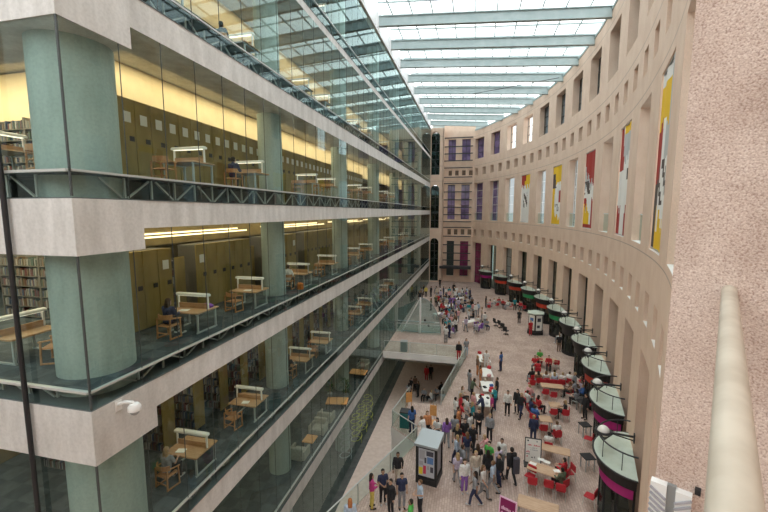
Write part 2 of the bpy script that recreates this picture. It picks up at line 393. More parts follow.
# ---- far end wall with arches and the bay
def arch_wall(x0, x1, y, t, z0, z1, cx, hw, arches, name):
    m = MB(); n = 10
    m.box(x0, cx-hw, y, y+t, z0, z1); m.box(cx+hw, x1, y, y+t, z0, z1)
    zs = z0
    for (a, b) in sorted(arches):
        if a > zs: m.box(cx-hw, cx+hw, y, y+t, zs, a)
        sp = b-hw                                                   # springing
        for k in range(n):
            a0, a1 = PI*k/n, PI*(k+1)/n
            xa, za, xb, zb = cx+hw*math.cos(a0), sp+hw*math.sin(a0), cx+hw*math.cos(a1), sp+hw*math.sin(a1)
            vs = [(xa,y,za),(xb,y,zb),(xb,y,b+.01),(xa,y,b+.01)]; vs += [(p[0],y+t,p[2]) for p in vs]
            m.add(vs, [(0,1,2,3),(7,6,5,4),(0,4,5,1)])
        zs = b
    if zs < z1: m.box(cx-hw, cx+hw, y, y+t, zs, z1)
    return struct(m.build(name, 'precast'))
AR = [(-13.4, -5.0), (-3.1, 5.1), (7.0, 14.9)]
arch_wall(-26, -6.2, 74.4, .9, ZG-.5, 15.6, -7.72, .82, AR, 'wall_end')
for a, b in AR:
    o = MB(); o.box(-8.6, -6.85, 75.1, 75.14, a, b-.1); g = struct(o.build(nxt('window'), 'green_glass'))
    f = MB()
    for z in [a+.05+1.45*k for k in range(6)]:
        if z < b: f.box(-8.6, -6.85, 75.0, 75.1, z-.05, z+.05)
    f.box(-7.75, -7.65, 75.0, 75.1, a, b-.1); f.build('mullion', 'dark_steel', g)
    bk = MB(); bk.box(-9, -6.5, 77.5, 77.6, a, b); struct(bk.build('wall_back', 'interior'))
def panel_wall(name, P, nrm, s0, s1, z0, z1, ops, t, matn, ds=1.2, sill='sill'):
    """wall along curve P(s) with real openings (s0,s1,z0,z1); nrm(s) points away from the hall"""
    S = sorted(set([s0, s1]+[o[0] for o in ops]+[o[1] for o in ops])); S = [s for s in S if s0 <= s <= s1]
    SS = []
    for a, b in zip(S[:-1], S[1:]):
        n = max(1, int(math.ceil((b-a)/ds))); SS += [a+(b-a)*k/n for k in range(n)]
    SS.append(s1); Z = sorted(set([z0, z1]+[o[2] for o in ops]+[o[3] for o in ops]))
    m = MB(); pt = {}
    def v(s, z, d):
        k = (round(s,4), round(z,4), d)
        if k not in pt:
            x, y = P(s); nx, ny = nrm(s); m.v.append((x+nx*d, y+ny*d, z)); pt[k] = len(m.v)-1
        return pt[k]
    def quad(*q, mi=0): m.f.append(q); m.mi.append(mi)
    for a, b in zip(SS[:-1], SS[1:]):
        for c, d in zip(Z[:-1], Z[1:]):
            sm, zm = (a+b)/2, (c+d)/2
            if any(o[0] < sm < o[1] and o[2] < zm < o[3] for o in ops): continue
            quad(v(a,c,0), v(a,d,0), v(b,d,0), v(b,c,0)); quad(v(b,c,t), v(b,d,t), v(a,d,t), v(a,c,t))
    for o in ops:
        ss = [s for s in SS if o[0]-1e-6 <= s <= o[1]+1e-6]; zz = [z for z in Z if o[2]-1e-6 <= z <= o[3]+1e-6]
        for a, b in zip(ss[:-1], ss[1:]):
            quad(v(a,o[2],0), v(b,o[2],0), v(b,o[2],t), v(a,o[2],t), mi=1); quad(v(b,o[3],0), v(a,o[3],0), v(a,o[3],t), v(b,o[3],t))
        for c, d in zip(zz[:-1], zz[1:]):
            quad(v(o[0],c,0), v(o[0],c,t), v(o[0],d,t), v(o[0],d,0)); quad(v(o[1],c,t), v(o[1],c,0), v(o[1],d,0), v(o[1],d,t))
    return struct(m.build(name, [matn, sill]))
bayP = lambda s: (-6.2+s, 75.7); bayN = lambda s: (0, 1)
bops = []
for (x0, x1) in ((-5.4,-4.0), (-2.85,-1.3)):
    for (a, b) in ((9.7,13.6), (-1.4,5.2), (-12.4,-5.6)): bops.append((x0+6.2, x1+6.2, a, b))
for x in (-5.35,-4.1,-2.8,-1.5): bops += [(x+6.2, x+6.9, 6.9, 7.9), (x+6.2, x+6.9, -4.4, -3.3)]
bops.append((.5, 1.0, -13.54, -12.6))
bops = bops[:-1]
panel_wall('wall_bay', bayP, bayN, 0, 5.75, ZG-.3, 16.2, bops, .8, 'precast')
m = MB(); m.box(-6.2, -.6, 76.9, 77.0, 6.5, 8.2); m.box(-6.2, -.6, 76.9, 77.0, -4.8, -3.0); struct(m.build('wall_back', 'interior'))
m = MB(); m.box(-6.3, -6.1, 74.4, 76.5, ZG-.3, 15.6); struct(m.build('wall_bay_return', 'precast'))
bw = 0
for q, (x0, x1) in enumerate(((-5.4,-4.0), (-2.85,-1.3))):
    for (a, b) in ((9.7,13.6), (-1.4,5.2), (-12.4,-5.6)):
        o = MB(); o.box(x0, x1, 76.2, 76.24, a, b)
        g = struct(o.build(nxt('window'), 'magenta_film' if (a < -10 and q == 1) else 'purple_film' if a > -10 else 'dark_film'))
        f = MB(); z = a
        while z < b: f.box(x0, x1, 76.12, 76.2, z-.04, z+.04); z += 1.3
        f.box((x0+x1)/2-.03, (x0+x1)/2+.03, 76.12, 76.2, a, b); f.build('mullion', 'dark_steel', g)
LZ = [13.8,12.2,10.9,9.6,8.3,6.55,5.4,3.8,2.3,.9,-.5,-1.85,-2.95,-4.65,-6.3,-7.9,-9.3]
for k, z in enumerate(LZ):
    m = MB(); m.box(-6.1, -.85, 75.2, 75.3, z-.09, z+.09); m.box(-6.0, -5.9, 75.3, 75.7, z-.04, z+.04); m.box(-1.2, -1.1, 75.3, 75.7, z-.04, z+.04)
    struct(m.build(nxt('trim'), 'dark_steel'))
m = MB(); m.box(-6.6, -.7, 73.9, 75.68, -10.65, -10.35); m.box(-6.6, -.7, 73.8, 73.9, -10.8, -10.3)
tag(m.build('entrance_canopy', 'dark_steel'), 'dark flat canopy over the far bay entrance', 'canopy')

# ---- curved stone wall on the right
WP = [(5.6,13.2),(6.6,16.5),(7.44,19.9),(8.12,23.0),(8.62,25.8),(9.03,28.6),(9.36,31.4),(9.57,34.2),(9.68,37),(9.66,39.7),(9.57,42.5),(9.4,45.3),(9.13,48.1),(8.76,50.8),(8.28,53.5),(7.7,56.2),(7.02,58.8),(6.25,61.4),(5.37,63.9),(4.38,66.4),(3.28,68.8),(2.1,71.2),(.85,73.5),(-.5,75.7)][::-1]+[(4.4,9.9),(3.2,6.9)]
def catmull(P, n=12):
    out = []
    for i in range(len(P)-1):
        p0, p1, p2, p3 = P[max(i-1,0)], P[i], P[i+1], P[min(i+2,len(P)-1)]
        for k in range(n):
            t = k/n
            out.append(tuple(.5*((2*p1[j])+(-p0[j]+p2[j])*t+(2*p0[j]-5*p1[j]+4*p2[j]-p3[j])*t*t+(-p0[j]+3*p1[j]-3*p2[j]+p3[j])*t**3) for j in (0,1)))
    return out+[P[-1]]
CC = catmull(WP); CL = [0]
for a, b in zip(CC[:-1], CC[1:]): CL.append(CL[-1]+math.hypot(b[0]-a[0], b[1]-a[1]))
def WPos(s):
    s = max(0, min(s, CL[-1]-1e-6))
    lo, hi = 0, len(CL)-1
    while hi-lo > 1:
        md = (lo+hi)//2
        if CL[md] <= s: lo = md
        else: hi = md
    t = (s-CL[lo])/(CL[hi]-CL[lo]); return (CC[lo][0]+(CC[hi][0]-CC[lo][0])*t, CC[lo][1]+(CC[hi][1]-CC[lo][1])*t)
def WNrm(s):
    a, b = WPos(max(0, s-1.2)), WPos(s+1.2); dx, dy = b[0]-a[0], b[1]-a[1]; l = math.hypot(dx, dy); return (-dy/l, dx/l)
s22 = min(range(len(CC)), key=lambda i: math.hypot(CC[i][0]-6.99, CC[i][1]-17.89))
PIT = CL[s22]/22.0
print('arc', CL[-1], 'pitch', PIT, WNrm(30))
SMAX = 26*PIT-.5
ops = []
for j in range(13):
    s = 2*PIT*j
    ops += [(s+.02, s+3.05, 9.8, 13.5), (s+.02, s+3.05, -1.5, 5.35), (s+.02, s+3.05, ZG-.2, -5.75)]
for k in range(26): ops += [(PIT*k+.02, PIT*k+1.18, 6.8, 8.1), (PIT*k+.02, PIT*k+1.18, -4.55, -3.25)]
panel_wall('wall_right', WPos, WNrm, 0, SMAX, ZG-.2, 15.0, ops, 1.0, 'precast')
def wpt(s, d, z): x, y = WPos(s); n = WNrm(s); return (x+n[0]*d, y+n[1]*d, z)
def cpanel(m, s0, s1, d, z0, z1, n=3):
    for k in range(n):
        a, b = s0+(s1-s0)*k/n, s0+(s1-s0)*(k+1)/n
        m.add([wpt(a,d,z0), wpt(a,d,z1), wpt(b,d,z1), wpt(b,d,z0)], [(0,1,2,3)])
def cbar(m, s0, s1, d, z, w): m.bar(wpt(s0,d,z), wpt(s1,d,z), w)
for j in range(13):
    s = 2*PIT*j+.02; e = s+3.03
    for (z0, z1, tier) in ((9.8,13.5,1), (-1.5,5.35,2), (-13.5,-5.75,3)):
        if tier == 2 and j in (3,5,7,9,11):
            bl = MB(); cpanel(bl, s, e, .80, z0, z1); struct(bl.build(nxt('window'), 'blind')); continue
        gm = 'purple_film' if j < 2 else 'clear'
        if tier == 3: gm = 'magenta_film' if j == 0 else 'clear' if j in (2,) else 'green_glass' if j < 5 else 'shop_glass'
        w = MB(); cpanel(w, s, e, .72, z0, z1); g = struct(w.build(nxt('window'), gm))
        if (tier == 2 and j >= 2) or (tier == 3 and j == 2): bl = MB(); cpanel(bl, s, e, .80, z0, z1); bl.build('blind', 'blind', g)
        if tier == 1 and j >= 4: bl = MB(); cpanel(bl, s, e, .80, z0, z1); bl.build('blind', 'greyboard', g)
        f = MB(); nz = 3 if tier == 1 else 5
        for k in range(nz+1): cbar(f, s, e, .68, z0+(z1-z0)*k/nz, .06)
        for q in ((s, (s+e)/2, e) if (j in (1,3) or tier == 1 or tier == 3) else (s, e)): f.bar(wpt(q,.68,z0), wpt(q,.68,z1), .06)
        f.build('mullion', 'dark_steel' if tier != 2 else 'white_steel', g)
        if tier == 2:
            r = MB(); cpanel(r, s, e, .35, z0, z0+1.35); ro = r.build('balustrade', 'rail_glass', g)
            h = MB(); cbar(h, s, e, .35, z0+1.37, .06); h.build('handrail', 'white_steel', ro)
m = MB()
for k in range(26):
    cpanel(m, PIT*k, PIT*k+1.2, .95, 6.75, 8.15, 1); cpanel(m, PIT*k, PIT*k+1.2, .95, -4.6, -3.2, 1)
struct(m.build('wall_slot_back', 'interior'))
# gallery behind the wall: floor bands and pale outer wall so the openings look into a lit passage
def band(name, d0, d1, z0, z1, matn):
    m = MB(); n = 44
    for k in range(n):
        a, b = SMAX*k/n, SMAX*(k+1)/n
        q = [wpt(a,d0,z0), wpt(b,d0,z0), wpt(b,d1,z0), wpt(a,d1,z0), wpt(a,d0,z1), wpt(b,d0,z1), wpt(b,d1,z1), wpt(a,d1,z1)]
        m.add(q, [(0,1,2,3),(7,6,5,4),(0,4,5,1),(2,6,7,3)])
    return struct(m.build(name, matn))
band('floor_8', 1.01, 5, -2.1, -1.62, 'precast'); band('floor_9', 1.01, 5, 9.2, 9.7, 'precast')
band('wall_gallery', 4.8, 5.0, ZG-.2, -2.1, 'precast')
band('trim_90', -.06, 1.4, 15.0, 15.25, 'roof_steel')

# ---- glass roof
def wall_x(y):
    best = None
    for a, b in zip(CC[:-1], CC[1:]):
        if (a[1]-y)*(b[1]-y) <= 0 and a[1] != b[1]:
            x = a[0]+(b[0]-a[0])*(y-a[1])/(b[1]-a[1]); best = x if best is None else max(best, x)
    return best if best is not None else -6
BY = [77.0]+[72.7-4.85*i for i in range(0, 18)]
def roof_z(x): return 15.75-(x+8.6)*.07
for i, y in enumerate(BY):
    xr = (wall_x(y)+.35 if y > 8 else 4.5) if y < 75 else 1.5
    z0, z1 = roof_z(FX), roof_z(xr); m = MB()
    for w, a, b in ((.34, 0, .07), (.12, .07, .78), (.34, .78, .85)):
        vs = [(FX-.1,y-w/2,z0+a),(xr,y-w/2,z1+a),(xr,y+w/2,z1+a),(FX-.1,y+w/2,z0+a),(FX-.1,y-w/2,z0+b),(xr,y-w/2,z1+b),(xr,y+w/2,z1+b),(FX-.1,y+w/2,z0+b)]
        m.add(vs, [(3,2,1,0),(4,5,6,7),(0,1,5,4),(1,2,6,5),(2,3,7,6),(3,0,4,7)])
    o = m.build('roof_beam', 'roof_steel'); struct(o)
    pm = MB(); pm.bar((FX+.3, y+.9, roof_z(FX)+1.25), (xr, y+.9, roof_z(xr)+1.25), .1, .16); pm.bar((FX+.3, y-1.3, roof_z(FX)+1.25), (xr, y-1.3, roof_z(xr)+1.25), .08, .12); struct(pm.build(nxt('trim'), 'roof_steel'))
m = MB(); x = FX+1.1
while x < 10.5:
    ys = [y for y in [-12+.5*k for k in range(178)] if (wall_x(y) if 8 < y < 75 else 4.5) > x]
    if ys: m.bar((x, min(ys), roof_z(x)+1.38), (x, max(ys), roof_z(x)+1.38), .09, .12)
    x += 1.75
struct(m.build(nxt('trim'), 'roof_steel'))
m = MB(); m.add([(-26,-12,roof_z(FX)+1.5),(FX-.1,-12,roof_z(FX)+1.5),(FX-.1,YC,roof_z(FX)+1.5),(-26,YC,roof_z(FX)+1.5)], [(0,1,2,3)]); m.add([(FX-.1,-12,roof_z(FX)+1.5),(11.5,-12,roof_z(11.5)+1.5),(11.5,77,roof_z(11.5)+1.5),(FX-.1,77,roof_z(FX)+1.5)], [(0,1,2,3)])
struct(m.build('window_roof', 'roof_glass'))
m = MB(); m.box(FX-.35, FX+.12, YC, YE, ROOFZ-.1, ROOFZ+.1); m.box(FX-.3, FX-.05, YC, YE, ROOFZ, ROOFZ+2.1)
for y in BY: m.box(FX-.05, FX+.14, y-.35, y+.35, ROOFZ+.1, ROOFZ+1.5)
struct(m.build(nxt('trim'), 'white_steel'))
# thin tie rods under the glass
for a, b in (((-1.0,52.6,15.0),(8.3,46.5,14.35)),):
    m = MB(); m.tube([a, b], .035, 6); tag(m.build('tie_rod', 'dark_steel'), 'thin dark tie rod slanting under the glass roof', 'tie rod', axis='d')

# ---- ground
EDGE = [(-8.0,8.0),(-5.18,15.5),(-4.12,18.3),(-3.1,21.1),(-4.9,22.6),(-4.4,26.0),(-2.1,26.0),(-.65,35.4)]
m = MB(); m.prism([(-8.0,-12),(15,-12),(15,80),(-8.55,80),(-8.55,35.4)]+EDGE[::-1], ZG-.55, ZG)
struct(m.build('floor', 'pavers'))
m = MB(); m.box(FX+.5, 3, 2, 47, ZM-.3, ZM); struct(m.build('floor_moat', 'moat_floor'))
m = MB(); pts = [(-8.0,2)]+EDGE+[(-.65,46)]
for a, b in zip(pts[:-1], pts[1:]): m.add([(a[0]+.02,a[1],ZM),(b[0]+.02,b[1],ZM),(b[0]+.02,b[1],ZG-.55),(a[0]+.02,a[1],ZG-.55)], [(0,1,2,3)])
for a, b in zip(EDGE[:-1], EDGE[1:]): m.add([(a[0]-.01,a[1]-.01,ZG-.6),(b[0]-.01,b[1]-.01,ZG-.6),(b[0]-.01,b[1]-.01,ZG),(a[0]-.01,a[1]-.01,ZG)], [(0,1,2,3)])
m.box(-8.6, -.6, 46, 46.2, ZM, ZG-.55)
struct(m.build('wall_moat', 'plaster'))
m = MB(); m.box(-8.5, -.6, 35.33, 35.4, ZG-.62, ZG+.03); struct(m.build(nxt('trim'), 'plaster'))

# ---- unseen rest of the hall behind the viewer, added to hold back stray daylight
m = MB(); m.box(-26, 4.6, -12.3, -12, ZM, 7.0); struct(m.build('wall_near', 'precast'))  # unseen; top kept low so some sky light reaches the pier
m = MB(); m.box(3.3, 3.6, -12, 6.9, ZM, 16.5); struct(m.build('wall_side', 'precast'))  # unseen side wall added to block daylight from the right
m = MB(); m.box(-26, -8.0, -12, 2, ZM-.3, ZM); struct(m.build('floor_11', 'moat_floor'))
m = MB(); m.box(-26.3, -26, -12, YC, ZM, 17.5); struct(m.build('wall_west', 'concrete'))
# ---- near pier with its handrail
A28 = math.radians(28.2); D28 = Vector((math.sin(A28), math.cos(A28), 0)); R28 = Vector((math.cos(A28), -math.sin(A28), 0))
pm = Matrix.Rotation(-A28, 4, 'Z')
DW = 2.62; xl = -DW*math.tan(math.radians(28.2-23.85))
m = MB(); m.box(xl, 3.0, DW, DW+.5, -4, 7, pm); struct(m.build('wall_pier', 'aggregate'))
# near handrail and the ribbed panel on the pier
tip = on_floor(729, 276, -.40)
pts = [tip-D28*3.4, tip-D28*.06, tip-D28*.03, tip-D28*.01, tip+D28*.0]
m = MB(); m.tube(pts, [.031, .031, .028, .021, .008], 28)
o = thing('handrail', 'thick beige round handrail in the near right corner beside the stone pier', 'handrail', tuple(tip))
for i, v in enumerate(m.v): m.v[i] = tuple(Vector(v)-tip)
m.build('rail', 'rail_stone', o, smooth=True)
b = MB(); b.tube([D28*-.04, D28*(DW-tip.dot(D28)+.02)], .012, 12); b.build('wall_bracket', 'rail_stone', o, smooth=True)
def on_pier(px, py):
    r = ray(px, py); t = DW/r.dot(D28); p = r*t; return p.dot(R28), p.z
def pier_box(m, u0, u1, z0, z1, d0, d1): m.box(u0, u1, DW-d1, DW-d0, z0, z1, pm)
ul, zt_ = on_pier(652, 476); ur, _ = on_pier(694, 480); zb_ = on_pier(660, 560)[1]
wdt = ur-ul
fx = thing('ribbed_panel', 'white ribbed double panel with grey middle channel at the foot of the pier', 'panel', tuple(D28*(DW-.05)+R28*(ul+wdt/2)+Vector((0,0,zb_))))
base = Vector(fx.location)
def fin(mm, name, mt):
    mm.v = [tuple(Vector(v)-base) for v in mm.v]; return mm.build(name, mt, fx)
m = MB(); pier_box(m, ul, ul+wdt*.40, zb_, zt_, .0, .05); fin(m, 'ribbed_wing', 'white_paint')
m = MB(); pier_box(m, ul+wdt*.62, ur, zb_, zt_-.01, .0, .05); fin(m, 'ribbed_wing', 'white_paint')
m = MB(); pier_box(m, ul+wdt*.40, ul+wdt*.62, zb_, zt_, .0, .025); fin(m, 'channel', 'grey_metal')
for (ua, ub, up) in ((ul, ul+wdt*.40, -1), (ul+wdt*.62, ur, 1)):
    m = MB(); z = zb_
    while z < zt_-.06:
        a = D28*(DW-.056)+R28*ua+Vector((0,0,z+(.05 if up < 0 else 0))); b_ = D28*(DW-.056)+R28*ub+Vector((0,0,z+(0 if up < 0 else .05)))
        m.bar(a, b_, .010, .012); z += .035
    fin(m, 'rib', 'greyink')
uc, zc = on_pier(698, 490)
m = MB(); pier_box(m, uc-.013, uc+.013, zc-.016, zc+.016, .0, .03); tag(m.build('clip', 'black'), 'small black clip beside the white ribbed panel on the pier', 'clip')
# security camera on the corner beam
sc_ = thing('security_camera', 'white dome security camera on the concrete corner beam below eye level', 'security camera', (FX, 7.35, -4.8))
m = MB(); m.box(0, .05, -.09, .09, -.13, .13); m.build('wall_plate', 'white_paint', sc_)
m = MB(); m.tube([(.03,0,.02), (.22,.02,.1), (.42,.05,.1), (.46,.06,.04)], .045, 10); m.build('arm', 'white_paint', sc_, smooth=True)
m = MB(); m.lathe([(.02,.08),(.1,.07),(.15,.0),(.15,-.1),(.11,-.12)], 20, (.46,.06,0)); m.build('housing', 'white_paint', sc_, smooth=True)
m = MB(); m.lathe([(.11,-.12),(.10,-.17),(.06,-.21),(0,-.225)], 20, (.46,.06,0)); m.build('dome', 'grey_metal', sc_, smooth=True)

# ------------------------------------------------------------------ library furniture
def make_table(loc, rz, label, group, dark=False):
    t = thing('study_table', label, 'table', loc, rz, group, fixed=True)
    m = MB(); m.rbox(-.66,.66,-.5,.62,.70,.745,.02); m.build('tabletop', 'wood', t)
    for sx in (-1, 1):
        m = MB()
        for y in (-.40,.52): m.bar((sx*.56,y,.03), (sx*.56,y,.70), .055)
        m.bar((sx*.56,-.46,.025), (sx*.56,.58,.025), .05, .05); m.bar((sx*.56,-.46,.675), (sx*.56,.58,.675), .045); m.build('leg_frame', 'truss', t)
    m = MB(); m.box(-.62,.62,.10,.13,.745,.93); m.build('divider', 'wood', t)
    for sx in (-1, 1):
        m = MB(); m.bar((sx*.60,.115,.745), (sx*.60,.115,1.22), .05); m.build('lamp_post', 'lamp_white', t)
    m = MB(); m.rbox(-.68,.68,.02,.21,1.20,1.29,.03); l = m.build('lamp_bar', 'lamp_white', t)
    m = MB(); m.box(-.58,.58,.06,.17,1.185,1.2); m.build('light_tube', 'desk_light', l)
    return t
def make_chair():
    t = thing('wooden_armchair', 'x', 'chair', (0,0,0), 0, 'wooden armchairs at the study tables', fixed=True)
    m = MB(); m.rbox(-.25,.25,-.23,.25,.42,.46,.04); m.build('seat', 'chairwood', t)
    m = MB(); n = 8; R = .29
    for i in range(n):
        a0, a1 = PI+PI*(.12+.76*i/n), PI+PI*(.12+.76*(i+1)/n)
        q = [(R*math.cos(a), R*.9*math.sin(a)) for a in (a0, a1)]; q2 = [(x*1.09, y*1.09) for x, y in q]
        vs = [(q[0][0],q[0][1],.66),(q[1][0],q[1][1],.66),(q2[1][0],q2[1][1],.66),(q2[0][0],q2[0][1],.66)]; vs += [(x,y,.82) for x,y,_ in vs]
        m.add(vs, [(3,2,1,0),(4,5,6,7),(0,1,5,4),(1,2,6,5),(2,3,7,6),(3,0,4,7)])
    m.build('backrest', 'chairwood', t)
    for sx in (-1, 1):
        m = MB(); m.tube([(sx*.27,-.12,.70), (sx*.29,.05,.67), (sx*.28,.24,.64)], .025, 8); m.build('armrest', 'chairwood', t, smooth=True)
        for y in (-.22,.22):
            m = MB(); m.bar((sx*.27,y,.0), (sx*.27,y*.9,.68 if y < 0 else .64), .04); m.build('leg', 'chairwood', t)
        m = MB(); m.bar((sx*.27,-.24,.025), (sx*.27,.24,.025), .045, .04); m.build('runner', 'chairwood', t)
    m = MB(); m.bar((-.25,-.23,.2), (.25,-.23,.2), .03); m.build('stretcher', 'chairwood', t)
    return t
CH0 = None; TB0 = None
def library_chair(x, y, z, rz, label):
    global CH0
    if CH0 is None: CH0 = make_chair(); CH0.location = (x,y,z); CH0.rotation_euler = (0,0,rz); CH0['label'] = label; return CH0
    return copy_tree(CH0, (x,y,z), rz, label, fixed=True)
def study_set(L, i, x, y, rz=0, chair=True, far=False):
    global TB0
    z = LV[L][0]; lab = 'study table with lamp bar, %s from corner on the %s' % (ordn(i), NAMES[L])
    if TB0 is None: TB0 = make_table((x,y,z), rz, lab, 'study tables with lamps')
    else: copy_tree(TB0, (x,y,z), rz, lab, fixed=True)
    if chair:
        p = Matrix.Rotation(rz, 4, 'Z') @ Vector((-.1,-.95,0))
        library_chair(x+p.x, y+p.y, z, rz+random.uniform(-.2,.2), 'wooden armchair at the %s study table on the %s' % (ordn(i), NAMES[L]))
DESKS = {'C': [11.4, 14.95, 19.8, 24.1, 29.6, 33.6, 39.3, 43.4, 49.0, 53.2], 'D': [10.75, 14.3, 19.4, 22.4, 29.4, 32.6, 39.0, 42.5],
         'B': [11.6, 15.3, 21.2, 24.2, 30.2, 33.4, 40.0, 43.6], 'A': [10.6, 14.9, 20.4, 23.4, 30.0, 33.4, 40.0], 'AA': [13.5, 19.5, 23.0]}
for L, ys in DESKS.items():
    for i, y in enumerate(ys): study_set(L, i, -9.72 if L != 'D' else -9.55, y)
# end room behind the left corner
z = LV['C'][0]
copy_tree(TB0, (-12.5,8.05,z), PI/2, 'wooden study table with lamp bar behind the left corner glass', fixed=True)
library_chair(-11.35, 8.0, z, PI/2+.5, 'wooden armchair behind the left corner glass below eye level')
library_chair(-11.35, 8.1, LV['B'][0], -.3, 'wooden armchair behind the left corner glass at eye level')
copy_tree(TB0, (-12.8,8.2,LV['B'][0]), PI/2, 'wooden study table behind the left corner glass at eye level', fixed=True)

# shelving end panels
def end_panel_unit():
    t = thing('shelving_unit', 'x', 'shelving', (0,0,0), 0, 'shelving ends', fixed=True)
    m = MB(); m.rbox(-.06,0,-.318,.318,.04,2.8,.012); m.build('end_panel', 'olive', t)
    m = MB(); m.box(-.9,-.06,-.30,.30,.0,2.78); m.build('carcass', 'shelf', t)
    m = MB(); m.box(0,.02,.06,.24,1.42,1.58); m.build('label_holder', 'black', t)
    return t
EP0 = end_panel_unit(); first = True
def place_unit(x, y, z, label, sign):
    global first
    if first: o = EP0; o.location = (x,y,z); o['label'] = label; first = False
    else: o = copy_tree(EP0, (x,y,z), 0, label, fixed=True)
    if sign:
        m = MB(); m.box(0,.012,-.13,.15,2.02,2.36); tag(m.build('paper_sign', 'paper', loc=(x+.004,y,z)), 'white paper sign on '+label.replace('olive shelving panel, ', '').replace('from the corner', 'olive panel'), 'sign', 'paper signs on shelving', fixed=True)
for L, y0, n, sg in (('B', 9.5, 44, 1), ('C', 9.4, 34, 0)):
    k = 0
    for i in range(n):
        y = y0+.66*i
        if L == 'C' and i in (5, 6, 13, 14, 21, 22): continue
        place_unit(-11.3, y, LV[L][0], 'olive shelving panel, %s from the corner on the %s' % (ordn(k), NAMES[L]), sg or (L == 'C' and i in (4, 7, 15, 20))); k += 1
# open ranges of books on the second floor below eye level and gaps of the one above
BOOKC = [(.05,.05,.06),(.10,.03,.03),(.03,.05,.10),(.16,.15,.13),(.28,.27,.25),(.05,.08,.06),(.13,.09,.05)]
BKM = [mat('book_cover_%d' % i, c, .7) for i, c in enumerate(BOOKC)]
bk = MB(); bk.box(-.02,.02,0,.2,0,.25); BK0 = bk.mesh('book', BKM[0])
nb = 0; stuffv = [MB() for _ in BKM]
def book_range(x0, x1, y, z, label, rows, nind, face=-1):
    global nb
    t = thing('bookcase', label, 'bookcase', (x0,y,z), 0, 'bookcases with olive ends', fixed=True)
    L_ = x0-x1
    m = MB(); m.rbox(-.05,.0,-.29,.29,.03,2.3,.012); m.build('end_panel', 'olive', t)
    m = MB(); m.box(-L_,-.05,-.03,.03,.05,2.25); m.build('back_panel', 'shelf', t)
    for r in range(rows):
        m = MB(); zz = .12+r*.36; m.box(-L_,-.05,-.28,.28,zz-.02,zz); m.build('shelf_board', 'shelf', t)
        x = -.12; k = 0
        while x > -L_+.05:
            w = random.uniform(.03,.055); h = random.uniform(.2,.3); c = random.randrange(len(BKM))
            if k < nind and nb < 300:
                o = bpy.data.objects.new('book', BK0); COL.objects.link(o); o.location = (x0+x-w/2, y-.27, z+zz+.002); o.scale = (w/.04, 1, h/.25)
                o.material_slots[0].link = 'OBJECT'; o.material_slots[0].material = BKM[c]
                tag(o, 'book on the %s shelf from below of the %s' % (ordn(r), label.split(',')[-1].strip()), 'book', 'books on open shelves', fixed=True); nb += 1
            elif k >= nind or nb >= 300:
                stuffv[c].box(x0+x-w, x0+x, y-.27, y-.07, z+zz+.002, z+zz+h)
            x -= w+.004; k += 1
            if random.random() < .05: x -= .15
zD = LV['D'][0]
for i in range(14):
    book_range(-10.95, -14.5, 9.75+1.62*i, zD, 'olive-ended bookcase full of books, %s bookcase from the corner' % ordn(i), 6, 9 if i < 5 else 0)
zC = LV['C'][0]
for k, yy in enumerate((12.95, 18.2, 23.5)): book_range(-11.9, -13.1, yy+.5, zC, 'bookcase in a gap of the olive panels, %s gap bookcase' % ordn(k), 6, 3)
# shelves seen through the left corner glass (books face the glass)
for L, tx in (('C', 'below eye level'), ('B', 'at eye level')):
    z = LV[L][0]
    for k in range(3):
        t = thing('bookcase', '%s wide dark bookcase from the right in the corner room %s' % (ordn(k), tx), 'bookcase', (-13.2-2.0*k, 11.2, z), 0, 'corner room bookcases', fixed=True)
        m = MB(); m.box(-.98,.98,.26,.3,0,2.5); m.box(-1,-.96,-.1,.3,0,2.5); m.box(.96,1,-.1,.3,0,2.5); m.build('carcass', 'shelf', t)
        for r in range(6):
            zz = .1+.4*r; m = MB(); m.box(-.96,.96,-.1,.26,zz-.03,zz); m.build('shelf_board', 'shelf', t)
            x = -.93
            while x < .9:
                w = random.uniform(.03,.06); h = random.uniform(.2,.32); c = random.randrange(len(BKM))
                if random.random() < .85: stuffv[c].box(-13.2-2*k+x, -13.2-2*k+x+w, 11.12, 11.4, z+zz+.002, z+zz+h)
                x += w+.004
bs = MB()
for c, s_ in enumerate(stuffv): bs.cur = c; bs.add(s_.v, s_.f)
o = bs.build('books', BKM); o['kind'] = 'stuff'; tag(o, 'rows of dark books filling the far library shelves', 'books', fixed=True)

# linear pendant lights over the shelving and area lights that go with them
def area(name, loc, sx, sy, power, col, rot=(0,0,0)):
    l = bpy.data.lights.new(name, 'AREA'); l.shape = 'RECTANGLE'; l.size = sx; l.size_y = sy; l.energy = power; l.color = col
    o = bpy.data.objects.new(name, l); COL.objects.link(o); o.location = loc; o.rotation_euler = rot; return o
for b in range(5):
    y0 = COLY[b]+1.2 if b else 9.0; y1 = COLY[b+1]-.9
    for r, (x, z) in enumerate(((-11.25, -.78), (-10.75, -.86))):
        t = thing('linear_pendant_light', '%s warm linear light of bay %s from the corner under the eye-level floor' % (('upper rear', 'lower front')[r], ('one','two','three','four','five')[b]), 'ceiling light', (x,(y0+y1)/2,z), 0, 'linear lights', fixed=True)
        h = (y1-y0)/2
        m = MB(); m.box(-.04,.04,-h,h,.03,.07); m.build('housing', 'gold', t)
        m = MB(); m.tube([(0,-h,0),(0,h,0)], .03, 8); m.build('light_tube', 'tube_light', t, smooth=True)
        for q in (-.7,.7): m = MB(); m.bar((0,h*q,.07), (0,h*q,.42), .015); m.build('hanger', 'gold', t)
WARM = (1,.80,.52)
